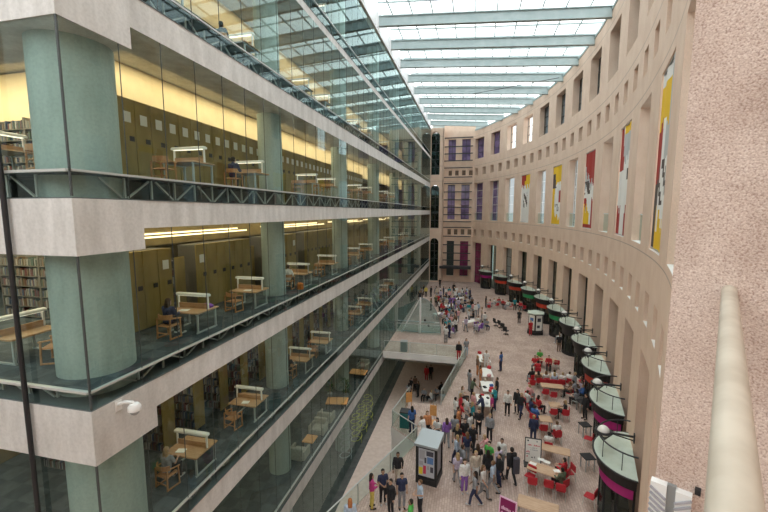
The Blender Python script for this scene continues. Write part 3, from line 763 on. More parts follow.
for L, up, pw in (('AA', None, 90), ('A', 'AA', 450), ('B', 'A', 950), ('C', 'B', 600), ('D', 'C', 420), ('E', 'D', 350)):
    zc = (LV[up][1]-.16) if up else ROOFZ-.05
    area('ceiling_light_'+L, (-11.6 if L != 'E' else -12, 37, zc), .5, 58, pw, WARM)
    area('room_light_'+L, (-17, 9.6, zc), 9, .5, {'AA':60,'A':150,'B':420,'C':300,'D':70,'E':40}[L], WARM)
area('moat_light', (-11, 30, LV['E'][2]-.02), .5, 40, 130, (1,.85,.6))

# lounge on the lowest floor
zE = LV['E'][0]
def armchair(x, y, rz, label):
    t = thing('lounge_armchair', label, 'armchair', (x,y,zE), rz, 'lounge armchairs', fixed=True)
    m = MB(); m.rbox(-.36,.36,-.38,.36,.12,.42,.05); m.build('seat', 'gr_sofa', t)
    m = MB(); m.rbox(-.42,.42,-.52,-.36,.1,.80,.05); m.build('backrest', 'gr_sofa', t)
    for s in (-1,1): m = MB(); m.rbox(min(s*.36,s*.5),max(s*.36,s*.5),-.45,.38,.1,.60,.04); m.build('armrest', 'gr_sofa', t)
    m = MB()
    for a in (-.4,.4):
        for b in (-.4,.3): m.box(a-.03,a+.03,b-.03,b+.03,0,.1)
    m.build('feet', 'black', t)
def low_table(x, y, w, d, rz, label):
    t = thing('low_table', label, 'table', (x,y,zE), rz, 'lounge tables', fixed=True)
    m = MB(); m.rbox(-w/2,w/2,-d/2,d/2,.40,.45,.03); m.build('tabletop', 'orange_top', t)
    for sx in (-1,1):
        for sy in (-1,1): m = MB(); m.bar((sx*(w/2-.08),sy*(d/2-.08),0), (sx*(w/2-.08),sy*(d/2-.08),.40), .05); m.build('leg', 'dark_steel', t)
armchair(-9.3, 17.6+1.0, 0, 'grey lounge armchair nearest to the viewer on the lowest library floor')
low_table(-9.15, 19.7, .7, .8, 0, 'square orange wooden low table between the grey lounge armchairs')
armchair(-9.2, 21.0, PI, 'grey lounge armchair just beyond the square orange table')
armchair(-9.25, 22.5, 0, 'grey lounge armchair third from the viewer on the lowest floor')
low_table(-9.2, 24.4, 1.5, 1.0, .2, 'wide orange table in front of the potted plants on the lowest floor')
low_table(-9.2, 29.5, 1.4, 1.0, 0, 'farther orange table with armchairs on the lowest library floor')
armchair(-9.2, 31.0, PI, 'grey lounge armchair beyond the farther orange table')
def plant(x, y, z, h, label):
    t = thing('potted_plant', label, 'plant', (x,y,z), 0, 'potted plants'); rnd = random.Random(x*7+y)
    m = MB(); m.lathe([(.14,0),(.19,.32),(.17,.32),(.15,.28)], 14); m.build('pot', 'grey_metal', t, smooth=True)
    m = MB()
    for k in range(60):
        a = rnd.uniform(0,2*PI); r = rnd.uniform(.05,.38); zz = rnd.uniform(.4,h); p = Vector((r*math.cos(a), r*math.sin(a), zz)); u = Vector((math.cos(a),math.sin(a),rnd.uniform(-.3,.5)))*.14; v = Vector((-math.sin(a),math.cos(a),0))*.05
        m.add([p-u, p+v, p+u, p-v], [(0,1,2,3)])
    m.build('foliage', 'plant', t)
    m = MB(); m.tube([(0,0,.28),(.03,.02,h*.8)], .02, 6); m.build('stem', 'chairwood', t)
plant(-9.0, 25.7, zE, 1.5, 'leafy potted plant beside the wide orange table')
plant(-10.2, 25.6, zE, 1.7, 'leafy potted plant behind the wide orange table')
# curly tubes made up to imitate a reflection in the moat glass
for k, (y, c, w) in enumerate(((28.2,'yellow_tube','yellow'),(29.8,'yellow_tube','yellow'),(31.6,'yellow_tube','yellow'),(26.0,'grey_metal','grey'))):
    p = [(.38*math.cos(a)*(1+.2*math.sin(a*.37)), .55*math.sin(a), .05+.08*a) for a in [i*.35 for i in range(90)]]
    m = MB(); m.tube(p, .035, 6); tag(m.build('curly_sculpture', c, smooth=True, loc=(-9.0 if k < 3 else -9.15,y,ZM)), 'curly %s tube imitating a reflection in the moat glass, %s along' % (w, ('nearest yellow','middle yellow','farthest yellow','the grey one')[k]), 'sculpture', 'curly reflection tubes', fixed=True)
# ------------------------------------------------------------------ banners (loose abstract colour fields)
def banner(j, fn, label):
    s = 2*PIT*j+.08; e = s+2.9; z0, z1 = -1.42, 5.28; nx, nz = 16, 40
    m = MB()
    for a in range(nx+1):
        for b in range(nz+1): m.v.append(wpt(s+(e-s)*a/nx, .07+.03*math.sin(a*.8), z0+(z1-z0)*b/nz))
    for a in range(nx):
        for b in range(nz):
            i = a*(nz+1)+b; m.f.append((i, i+1, i+nz+2, i+nz+1)); m.mi.append(fn((a+.5)/nx, (b+.5)/nz))
    c = Vector(wpt((s+e)/2, .1, z1)); t = thing('banner', label, 'banner', tuple(c), 0, 'tall banners in the stone openings', fixed=True)
    m.v = [tuple(Vector(v)-c) for v in m.v]
    cl = m.build('cloth', ['b_white','b_red','b_yellow','b_dark','b_grey'], t)
    md = cl.modifiers.new('t','SOLIDIFY'); md.thickness = .01
    for z in (z0, z1):
        r = MB(); r.tube([Vector(wpt(s,.07,z))-c, Vector(wpt(e,.07,z))-c], .03, 8); r.build('rod', 'grey_metal', t)
for k, c in dict(b_white=(.80,.78,.74), b_red=(.36,.035,.025), b_yellow=(.80,.50,.02), b_dark=(.09,.07,.06), b_grey=(.50,.50,.49)).items(): M[k] = mat(k, c, .8)
def wob(u, v, k): return .06*math.sin(9*v+k)+.05*math.sin(21*u+13*v+k*2)
def f3(u, v):
    w = wob(u, v, 1)
    if v > .70+w: return 1 if u+w < .45 else 2
    if .32 < v+w < .58 and .25 < u+.3*(v-.45)+w < .72: return 3 if (math.sin(17*u+23*v) > -.2) else 0
    return 0
def f5(u, v):
    w = wob(u, v, 3)
    if v < .22+w-.25*(u-.5): return 2
    if v > .62 and u < .42+w: return 3 if v < .88 else 2
    if v > .70+w: return 2
    if u < .22+w and v > .2: return 2
    if .38 < v < .58 and u > .72+w: return 1
    if .22 < v < .36 and .35 < u+w < .8 and math.sin(30*u+9*v) > 0: return 3
    return 0
def f7(u, v):
    w = wob(u, v, 5)
    if v > .80-.2*u+w: return 1
    if v < .06 or (u > .8 and v < .3+w): return 1
    if v < .22+w and u < .55: return 2
    if u < .18+w and v < .4: return 1
    if .45 < v < .62 and u < .5+w and math.sin(20*v+8*u) > -.1: return 3
    return 4 if v > .55+w and u < .75 else 0
def f9(u, v):
    w = wob(u, v, 2)
    if v > .6 and u < .35+w: return 1
    if v < .28+w and (u < .4 or u > .72): return 1
    if v > .65+w and u > .4: return 4 if v < .93 else 2
    if .5 < v < .6 and u > .75+w: return 3
    return 0
def f11(u, v):
    w = wob(u, v, 4)
    if v > .75+w and u < .7: return 2 if v < .93 else 0
    if .48 < v+w < .75 and u < .4: return 1
    if v < .2+w and u > .1: return 2
    if .25 < v < .5 and math.sin(25*u+30*v) > .2+w: return 3
    if v > .5 and u > .5: return 4
    return 0 if u > .25+w else 3
for j, fn, tx in ((3, f3, 'banner red and yellow at the top with dark shape on white'), (5, f5, 'banner yellow with dark upper left patch and white middle'), (7, f7, 'banner with red top, grey middle and yellow lower corner'), (9, f9, 'banner white between dark red stripes and lower patches'), (11, f11, 'nearest banner beside the pier, yellow, dark red and white')):
    banner(j, fn, tx)

# ------------------------------------------------------------------ shops under the curved wall
def shop(j):
    s = 2*PIT*j+.25; x, y = WPos(s); n = WNrm(s); rz = math.atan2(-n[0], n[1]); R = 1.18
    sg = ['magenta','red','red','green','red','green','black','black','red','magenta','magenta'][j-1]
    t = thing('shop_kiosk', '%s rounded dark shop front with pale glass awning, counting from the far bay' % ordn(j-1), 'shop', (x,y,ZG), rz, 'shop fronts under the stone wall', fixed=True)
    m = MB(); m.lathe([(R+.02,0),(R+.02,.35)], 20, a0=PI, a1=2*PI); m.build('plinth', 'black', t)
    m = MB(); m.lathe([(R,.35),(R,2.3)], 20, a0=PI, a1=2*PI); m.build('storefront_glass', 'shop_glass', t, smooth=True)
    for k in range(7):
        a = PI+PI*k/6; q = MB(); q.bar((R*math.cos(a),R*math.sin(a),.3), (R*math.cos(a),R*math.sin(a),2.7), .08); q.build('frame_post', 'black', t)
    m = MB(); m.lathe([(R+.18,2.45),(R+.28,3.03),(R-.1,3.03),(R-.1,2.45)], 24, a0=PI, a1=2*PI); m.v = [(v_[0]*1.18, v_[1], v_[2]) for v_ in m.v]; m.build('fascia', 'black', t)
    m = MB(); m.lathe([(R+.06,1.95),(R+.10,2.42),(R-.05,2.42),(R-.05,1.95)], 24, a0=PI*1.02, a1=PI*1.98); m.v = [(v_[0]*1.18, v_[1], v_[2]) for v_ in m.v]; m.build('sign_band', sg, t)
    m = MB(); m.box(-.9,.9,-.5,-.1,0,1.1); m.box(-.5,.5,-1.0,-.7,0,1.0); m.build('counter', 'interior', t)
    m = MB(); m.lathe([(0,3.16),(R+.42,3.08),(R+.42,3.04),(0,3.10)], 30, a0=PI, a1=2*PI); m.v = [(v_[0]*1.18, v_[1]*.95, v_[2]) for v_ in m.v]; c = m.build('awning', 'canopy_glass', t)
    m = MB(); m.tube([((R+.43)*math.cos(a)*1.18,(R+.43)*math.sin(a)*.95,3.05) for a in [PI+PI*i/24 for i in range(25)]], .045, 8); m.build('rim', 'black', c, smooth=True)
    m = MB(); m.tube([((R+.35)*math.cos(a),(R+.35)*math.sin(a)*.9,3.85) for a in [PI+PI*i/24 for i in range(25)]], .035, 8)
    h = m.build('hoop_rail', 'dark_steel', t, smooth=True)
    for k in (3, 8, 16, 21):
        a = PI+PI*k/24; px_, py_ = (R+.35)*math.cos(a), (R+.35)*math.sin(a)*.9
        q = MB(); q.bar((px_,py_,3.06), (px_,py_,3.85), .03); q.build('post', 'dark_steel', h)
    # globe lamp above, held off the wall by its own bracket
    g = thing('globe_lamp', '%s white globe lamp on dark bracket above the awnings, counting from the far bay' % ordn(j-1), 'lamp', wpt(s+.1, 0, ZG+3.9), rz, 'globe lamps on the stone wall', fixed=True)
    q = MB(); q.box(-.09,.09,-.05,0,-.2,.2); q.build('wall_plate', 'dark_steel', g)
    q = MB(); q.bar((0,0,.06), (0,-.86,.02), .07); q.bar((0,0,-.12), (0,-.86,-.02), .04); q.build('bracket_arm', 'dark_steel', g)
    q = MB(); q.ball((0,-1.17,.02), .25, 18, 12); q.build('globe', 'globe', g, smooth=True)
    q = MB(); q.tube([(.30*math.cos(a),-1.17+.30*math.sin(a),.02) for a in [2*PI*i/24 for i in range(24)]], .055, 8, closed=True); q.build('ring', 'dark_steel', g, smooth=True)
    q = MB(); q.lathe([(.42,.0),(.05,-.42)], 3, (0,-1.17,0), a0=PI/2, a1=PI/2+2*PI); q.build('lower_shade', 'dark_steel', g)
for j in range(1, 12): shop(j)

# ------------------------------------------------------------------ railings, bridge, sail
def railing(p0, p1, z, label, h=1.08, posts=True):
    p0, p1 = Vector((*p0, z)), Vector((*p1, z)); c = (p0+p1)/2; d = (p1-p0); L = d.length; rz = math.atan2(d.y, d.x)
    t = thing('glass_railing', label, 'railing', tuple(c), rz, axis='d')
    m = MB(); m.add([(-L/2+.03,0,.04),(L/2-.03,0,.04),(L/2-.03,0,h-.03),(-L/2+.03,0,h-.03)], [(0,1,2,3)]); m.build('glass_panel', 'rail_glass', t)
    m = MB(); m.tube([(-L/2,0,h),(L/2,0,h)], .03, 8); m.build('handrail', 'trim_metal', t, smooth=True)
    n = max(1, int(L/2.4))
    for k in range(n+1):
        x = -L/2+L*k/n; q = MB(); q.box(x-.02,x+.02,-.025,.025,0,h); q.build('post', 'trim_metal', t)
    return t
E_ = EDGE
railing((E_[0][0]+.1,E_[0][1]), (E_[3][0]+.05,E_[3][1]-.1), ZG, 'long glass railing along the moat in the foreground')
railing((E_[3][0]+.05,E_[3][1]+.1), (E_[4][0]+.08,E_[4][1]), ZG, 'short glass railing across the front of the terrace corner')
railing((E_[4][0]+.08,E_[4][1]+.1), (E_[5][0]+.08,E_[5][1]), ZG, 'glass railing on the left side of the terrace')
railing((E_[6][0]+.05,E_[6][1]+.1), (E_[7][0]+.05,E_[7][1]-.1), ZG, 'glass railing running from the bridge corner towards the terrace')
railing((-8.4,35.47), (-.75,35.47), ZG, 'glass railing on the near side of the entrance bridge')
railing((-8.4,41.6), (-3.4,41.6), ZG, 'glass railing on the far side of the entrance bridge')
m = MB(); m.rbox(-.32,.32,-.25,.25,0,1.0,.03); b = thing('turnstile', 'dark cabinet with sloping glass top standing on the bridge', 'cabinet', tuple(on_floor(404,351,ZG)))
m.build('body', 'grey_metal', b); m = MB(); m.rbox(-.34,.34,-.27,.27,1.0,1.05,.01); m.build('top', 'grey_metal', b)
tb = thing('recycling_bin', 'dark teal bin at the glass corner of the terrace', 'bin', tuple(on_floor(405,426,ZG)))
m = MB(); m.rbox(-.3,.3,-.3,.3,0,1.0,.03); m.build('body', 'teal', tb); m = MB(); m.rbox(-.31,.31,-.31,.31,1.0,1.06,.02); m.build('lid', 'black', tb)
# glass sail beside the entrance
bx = Vector(on_floor(420,332,ZG)); yS = 42.0
sx = bx.x*yS/bx.y
t = thing('glass_sail', 'tall quarter-round glass entrance sail with white mast and diagonal strut', 'canopy', (sx, yS, ZG))
m = MB(); m.tube([(0,0,0),(0,0,4.05)], .11, 12); m.build('mast', 'white_steel', t, smooth=True)
m = MB(); m.bar((-2.1,.0,0), (0,0,4.0), .2, .12); m.build('strut', 'white_steel', t)
m = MB(); m.v += [(0,.06,0)]+[(2.25*math.sin(a),.06+.35*math.sin(a),4.0*math.cos(a)) for a in [PI/2*i/18 for i in range(19)]]; m.f += [(0,i+1,i+2) for i in range(18)]; m.mi += [0]*18; m.build('curved_panel', 'sail_glass', t)
m = MB(); m.tube([(2.25*math.sin(a),.06+.35*math.sin(a),4.0*math.cos(a)) for a in [PI/2*i/18 for i in range(19)]], .05, 8); m.build('curved_edge', 'grey_metal', t, smooth=True)
m = MB(); m.add([(-2.6,.3,0),(0,.05,0),(0,.05,3.95),(-2.6,.3,2.6)], [(0,1,2,3)]); m.build('side_panel', 'sail_glass', t)
m = MB(); m.bar((-2.6,.3,.0), (2.3,.4,.0), .1); m.bar((-2.6,.3,1.2), (2.2,.35,1.2), .06); m.build('base_rail', 'white_steel', t)
m = MB(); m.ball((.55,0,1.5), .13, 8, 6); m.ball((.95,.05,.9), .13, 8, 6); m.build('fixing', 'dark_steel', t, smooth=True)

# ------------------------------------------------------------------ information kiosks and signs
k0 = on_floor(415.5,482,ZG); k1 = on_floor(436.5,488,ZG); dv = (k1-k0); kw = dv.length; krz = math.atan2(dv.y, dv.x)
kt = thing('poster_kiosk', 'black poster kiosk with grey sloping roof beside the terrace', 'kiosk', tuple((k0+k1)/2), krz)
kd = 1.15
m = MB(); m.box(-kw/2,kw/2,0,kd,0,.28); m.build('plinth', 'black', kt)
m = MB(); m.box(-kw/2+.09,kw/2-.09,.06,kd-.06,.28,1.95); m.build('case', 'black', kt)
for (x, y) in ((-kw/2,0),(kw/2-.1,0),(-kw/2,kd-.1),(kw/2-.1,kd-.1)): m = MB(); m.box(x,x+.1,y,y+.1,.28,2.0); m.build('corner_post', 'black', kt)
m = MB(); m.add([(-kw/2-.06,-.08,2.0),(kw/2+.06,-.08,2.0),(kw/2+.06,kd+.08,2.0),(-kw/2-.06,kd+.08,2.0),(-kw/2-.06,-.08,2.12),(kw/2+.06,-.08,2.12),(kw/2+.04,kd+.06,2.26),(-kw/2-.04,kd+.06,2.26)], [(3,2,1,0),(4,5,6,7),(0,1,5,4),(1,2,6,5),(2,3,7,6),(3,0,4,7)]); m.build('roof', 'grey_roof', kt)
for side in (0, 1):
    m = MB()
    if side == 0: m.box(-kw/2+.14,kw/2-.14,.03,.055,.42,1.86)
    else: m.box(kw/2-.09,kw/2-.06,.16,kd-.16,.42,1.86)
    pb = m.build('notice_board', 'greyboard', kt)
    if side == 0:
        q = MB(); W_ = kw-.28; x0 = -kw/2+.14
        def pos(u0, u1, v0, v1, mt, nm): 
            qq = MB(); qq.box(x0+W_*u0, x0+W_*u1, .02, .03, .42+1.44*v0, .42+1.44*v1); qq.build(nm, mt, pb)
        pos(.03,.27,.06,.32,'yellow','poster'); pos(.3,.48,.1,.4,'redink','poster'); pos(.06,.4,.62,.95,'greyink','poster'); pos(.5,.94,.78,.95,'ink','poster'); pos(.55,.94,.5,.74,'blueink','poster'); pos(.38,.5,.5,.7,'ink','poster'); pos(.55,.68,.28,.42,'greyink','poster'); pos(.75,.94,.2,.4,'ink','poster'); pos(.05,.3,.4,.55,'greyink','poster')
# magenta and white sign boards
def sign(name, x, y, rz, w, h, z0, face, edge, label, marks, tilt=.12):
    t = thing(name, label, 'sign', (x,y,ZG), rz); R_ = Matrix.Translation((0,0,z0)) @ Matrix.Rotation(-tilt, 4, 'X')
    m = MB(); m.box(-w/2,w/2,0,.04,0,h,R_); m.build('frame', edge, t)
    m = MB(); m.box(-w/2+.05,w/2-.05,-.012,.0,.05,h-.05,R_); f = m.build('face', face, t)
    for (u0, u1, v0, v1, mt) in marks:
        q = MB(); q.box(-w/2+w*u0, -w/2+w*u1, -.02, -.012, h*v0, h*v1, R_); q.build('lettering', mt, f)
    m = MB(); m.box(-w/2-.02,w/2+.02,-.22,.32,0,.05); m.box(-.04,.04,.0,.05,0,z0+.1); m.build('stand', 'black', t)
    return t
p = on_floor(523.5,470,ZG)
def letters(u0, u1, v0, v1, n, mt, seed):
    rr = random.Random(seed); out = []; w = (u1-u0)/n
    for k in range(n):
        if rr.random() < .15: continue
        hh = rr.choice((.6,1,.75)); out.append((u0+w*k, u0+w*(k+.68), v0, v0+(v1-v0)*hh, mt))
    return out
mk = [(.14,.24,.86,.92,'ink'),(.68,.76,.86,.92,'greyink')]+letters(.12,.9,.70,.755,13,'redink',1)+letters(.3,.75,.6,.64,8,'greyink',2)+letters(.35,.8,.52,.56,8,'greyink',3)+letters(.1,.4,.42,.49,4,'redink',4)+letters(.1,.32,.34,.39,4,'ink',5)+letters(.1,.28,.24,.3,3,'redink',6)+letters(.4,.65,.22,.29,4,'ink',7)
p = on_floor(532.5, 466, ZG)
sign('sign_board', p.x, p.y, -.05, .85, 1.35, .15, 'paper', 'dark_steel', 'white notice board in black frame beside the cafe tables', mk)
p = on_floor(505.5, 541, ZG)
ts = sign('sign_board', p.x, p.y, -.42, .72, 1.25, .55, 'plum', 'pinkish', 'magenta sign with pale border at the lower edge of the picture', letters(.16,.88,.60,.72,9,'pinkish',11)+letters(.14,.9,.44,.53,12,'pinkish',12))
# far black poster kiosk near the shops
p = on_floor(536,335,ZG)
kt = thing('poster_kiosk', 'black hexagonal poster kiosk with white posters in front of the far shops', 'kiosk', (p.x, p.y+.7, ZG), .35)
def hexa(r, z0, z1): return MB().lathe([(r,z0),(r,z1)], 6)
hexa(.95,0,.35).build('plinth', 'black', kt); hexa(.85,.35,2.3).build('case', 'black', kt); MB().lathe([(1.0,2.3),(1.0,2.42),(.3,2.6)], 6).build('roof', 'canopy_glass', kt)
for k in range(6):
    a = PI/6+PI/3*k; R_ = Matrix.Rotation(a, 4, 'Z'); q = MB(); q.box(.745,.76,-.34,.34,.5,2.2,R_); f = q.build('notice_board', 'paper', kt)
    q = MB(); q.box(.76,.768,-.2,.2,1.5,1.9,R_); q.box(.76,.768,-.22,.1,.8,1.1,R_); q.build('poster', 'blueink' if k % 2 else 'ink', f)

# ------------------------------------------------------------------ cafe tables and chairs
def cafe_table(px, py, w, d, rz, label, top='tabletop'):
    p = on_floor(px, py, ZG+.74); t = thing('cafe_table', label, 'table', (p.x,p.y,ZG), rz, 'tables on the concourse')
    m = MB(); m.rbox(-w/2,w/2,-d/2,d/2,.70,.74,.02); m.build('tabletop', top, t)
    for sx in (-1,1):
        for sy in (-1,1): m = MB(); m.bar((sx*(w/2-.07),sy*(d/2-.07),0), (sx*(w/2-.07),sy*(d/2-.07),.70), .045); m.build('leg', 'grey_metal', t)
    return p
T_ = 'brown cafe table '
for a in [(544,469,1.55,.75,-.32,T_+'with papers, right of the white notice board'),(555,449,1.5,.7,-.2,T_+'just behind the white notice board'),(545.5,418.5,.75,.75,0,T_+'beside the person in navy standing'),(555,404.5,.75,.75,0,T_+'between two pairs of red chairs'),(552,385.5,1.55,.75,0,T_+'behind the red chair row'),(538,505,1.7,.8,-.2,T_+'at the lower edge of the picture'),(548,359.5,1.5,.75,0,T_+'farthest of the red chair group'),(545,375,1.6,.8,0,T_+'amid the people in white shirts')]: cafe_table(*a)
for (px, py) in ((484,358),(486,372),(488,386),(484,400)): cafe_table(px, py, .95, 1.75, .12, 'white queue table in the row left of the walking crowd', 'paper')
for (px, py) in ((440,313),(450,305),(460,298),(470,321)): cafe_table(px, py, 1.8, .8, .8, 'white table within the far crowd', 'paper')
for (px, py) in ((582,401),(585,424),(588,456)): cafe_table(px, py, .6, .6, .3, 'small dark cafe table in front of the near shops', 'black')
cafe_table(432, 422, .8, .6, .3, 'orange wooden table on the terrace above the moat', 'orange_top')
RCP = {}
def red_chair(x, y, rz, label, m0='red_plastic', z=None):
    z = ZG if z is None else z
    if m0 not in RCP:
        t = thing('cafe_chair', label, 'chair', (x,y,z), rz, 'cafe chairs on the concourse'); RCP[m0] = t
        m = MB(); m.rbox(-.22,.22,-.2,.24,.42,.47,.04); m.build('seat', m0, t)
        m = MB(); m.rbox(-.22,.22,-.25,-.2,.52,.86,.02); m.build('backrest', m0, t)
        for sx in (-1,1):
            m = MB(); m.tube([(sx*.2,-.22,.8),(sx*.2,-.22,.42),(sx*.21,-.27,0)], .014, 6); m.build('leg', 'trim_metal', t, smooth=True)
            m = MB(); m.tube([(sx*.2,.2,.42),(sx*.21,.25,0)], .014, 6); m.build('leg', 'trim_metal', t, smooth=True)
        return t
    return copy_tree(RCP[m0], (x,y,z), rz, label)
for (px, py, rz) in [(533,480,-.1),(549.5,483,-.15),(562,487,-.2),(546,391,0),(554,394,0),(554,411,0),(566,412,0),(544,427,0),(557,432,0),(543,381,0),(551,381.5,0),(561,382,0),(532,382,.2),(557,362,0),(540,360,0),(549,363,0),(531,473,2.6),(570,470,1.9)]:
    p = on_floor(px, py, ZG+.69); red_chair(p.x, p.y+.2, rz, 'red cafe chair with metal legs among the brown tables')
for (px, py, rz) in [(590,436,1.2),(592,494,1.0),(589,402,1.4),(583,379,1.5)]:
    p = on_floor(px, py, ZG+.69); red_chair(p.x, p.y+.2, rz, 'red cafe chair close to the near shop fronts')
for (px, py, rz) in [(497,304,.5),(504,303,.2),(511,305,2),(520,305,3),(524,307,2.5),(489,306,0)]:
    p = on_floor(px, py, ZG+.69); red_chair(p.x, p.y+.2, rz, 'red cafe chair far off before the far shop fronts')
BC0 = None
for k, (px, py) in enumerate(((496,326),(500.5,328),(504,331),(506,334.5))):
    p = on_floor(px, py, ZG); lab = 'black swivel chair, %s from the left in the empty row on the concourse' % ordn(k)
    if BC0 is None:
        BC0 = t = thing('swivel_chair', lab, 'chair', (p.x,p.y,ZG), -.9, 'black chairs in a row', fixed=True)
        m = MB(); m.rbox(-.26,.26,-.25,.25,.42,.5,.05); m.build('seat', 'black', t)
        m = MB(); m.rbox(-.25,.25,-.32,-.25,.55,.98,.03); m.build('backrest', 'black', t)
        m = MB(); m.tube([(0,0,.08),(0,0,.42)], .035, 8); m.bar((0,-.28,.45),(0,-.29,.6), .05); m.build('column', 'dark_steel', t)
        m = MB(); 
        for q in range(5): m.bar((0,0,.09), (.28*math.cos(q*1.257),.28*math.sin(q*1.257),.05), .05); m.ball((.28*math.cos(q*1.257),.28*math.sin(q*1.257),.03), .03, 6, 5)
        m.build('base', 'dark_steel', t)
    else: copy_tree(BC0, (p.x,p.y,ZG), -.9+.1*k, lab, fixed=True)
# papers on tables
for (px, py) in ((533,463.5),(541,459.5),(547,462),(557,471)):
    p = on_floor(px, py, ZG+.745); m = MB(); m.box(-.16,.16,-.11,.11,0,.012); o = m.build('paper', 'paper', loc=(p.x,p.y,ZG+.741)); o.rotation_euler = (0,0,random.uniform(-.6,.3)); tag(o, 'white sheet lying on the brown table by the notice board', 'paper', 'papers on the table')
# easel boards on the terrace
for (px, py, l) in ((409,409,'left'),(433,423,'right')):
    p = on_floor(px, py, ZG); t = thing('board', 'orange display board at the %s of the terrace' % l, 'board', tuple(p), .5 if l == 'left' else -.1)
    m = MB(); m.box(-.22,.22,0,.03,.5,1.2); m.build('panel', 'orange_top', t)
    m = MB(); m.bar((-.2,.05,0),(-.2,.05,1.3),.03); m.bar((.2,.05,0),(.2,.05,1.3),.03); m.bar((0,.4,0),(0,.08,1.3),.03); m.build('easel', 'chairwood', t)
# ------------------------------------------------------------------ people
def capsule(m, p0, r0, p1, r1, n=10):
    p0, p1 = Vector(p0), Vector(p1); d = (p1-p0); L = d.length; d = d/L if L > 1e-6 else Vector((0,0,1))
    a = Vector((0,0,1)) if abs(d.z) < .9 else Vector((1,0,0)); x = d.cross(a).normalized(); y = x.cross(d)
    rings = []
    for t in (-80,-50,-20,0): rings.append((p0+d*(r0*math.sin(math.radians(t))), r0*math.cos(math.radians(t))))
    for t in (0,20,50,80): rings.append((p1+d*(r1*math.sin(math.radians(t))), r1*math.cos(math.radians(t))))
    vs = [c+(x*math.cos(2*PI*k/n)+y*math.sin(2*PI*k/n))*r for c, r in rings for k in range(n)]
    fs = [(j*n+k, j*n+(k+1)%n, (j+1)*n+(k+1)%n, (j+1)*n+k) for j in range(7) for k in range(n)]
    fs += [tuple(reversed(range(n))), tuple(range(7*n, 8*n))]; m.add(vs, fs)
SKIN0 = mat('skin', (.55,.34,.25), .6)
def remesh(m, name, vox, it=4):
    me = m.mesh(name, SKIN0); o = bpy.data.objects.new('tmp_'+name, me); COL.objects.link(o)
    r = o.modifiers.new('r','REMESH'); r.mode = 'VOXEL'; r.voxel_size = vox; r.use_smooth_shade = True
    s = o.modifiers.new('s','SMOOTH'); s.iterations = it; s.factor = .5
    bpy.context.view_layer.update()
    dg = bpy.context.evaluated_depsgraph_get(); out = bpy.data.meshes.new_from_object(o.evaluated_get(dg)); out.name = name
    bpy.data.objects.remove(o); bpy.data.meshes.remove(me)
    if not out.materials: out.materials.append(SKIN0)
    return out
def hand(m, wrist, elbow, side, curl=.5):
    w, e = Vector(wrist), Vector(elbow); d = (w-e).normalized(); up = Vector((0,0,1)) if abs(d.z) < .9 else Vector((0,1,0)); sd = d.cross(up).normalized(); nm = sd.cross(d)
    pc = w+d*.05
    capsule(m, w, .028, pc, .03); capsule(m, pc-sd*.018, .024, pc+sd*.018+d*.03, .022)
    for k, L in enumerate((.062,.075,.07,.055)):
        b = pc+sd*(-.03+.02*k)+d*.035; q = b+d*L*.55-nm*(.012*curl); t = q+d*L*.4-nm*(.03*curl); capsule(m, b, .0105, q, .010, 6); capsule(m, q, .010, t, .0085, 6)
    b = pc-sd*side*.028; q = b-sd*side*.03+d*.025; capsule(m, b, .013, q, .012, 6); capsule(m, q, .012, q+d*.028, .01, 6)
POSES = {}
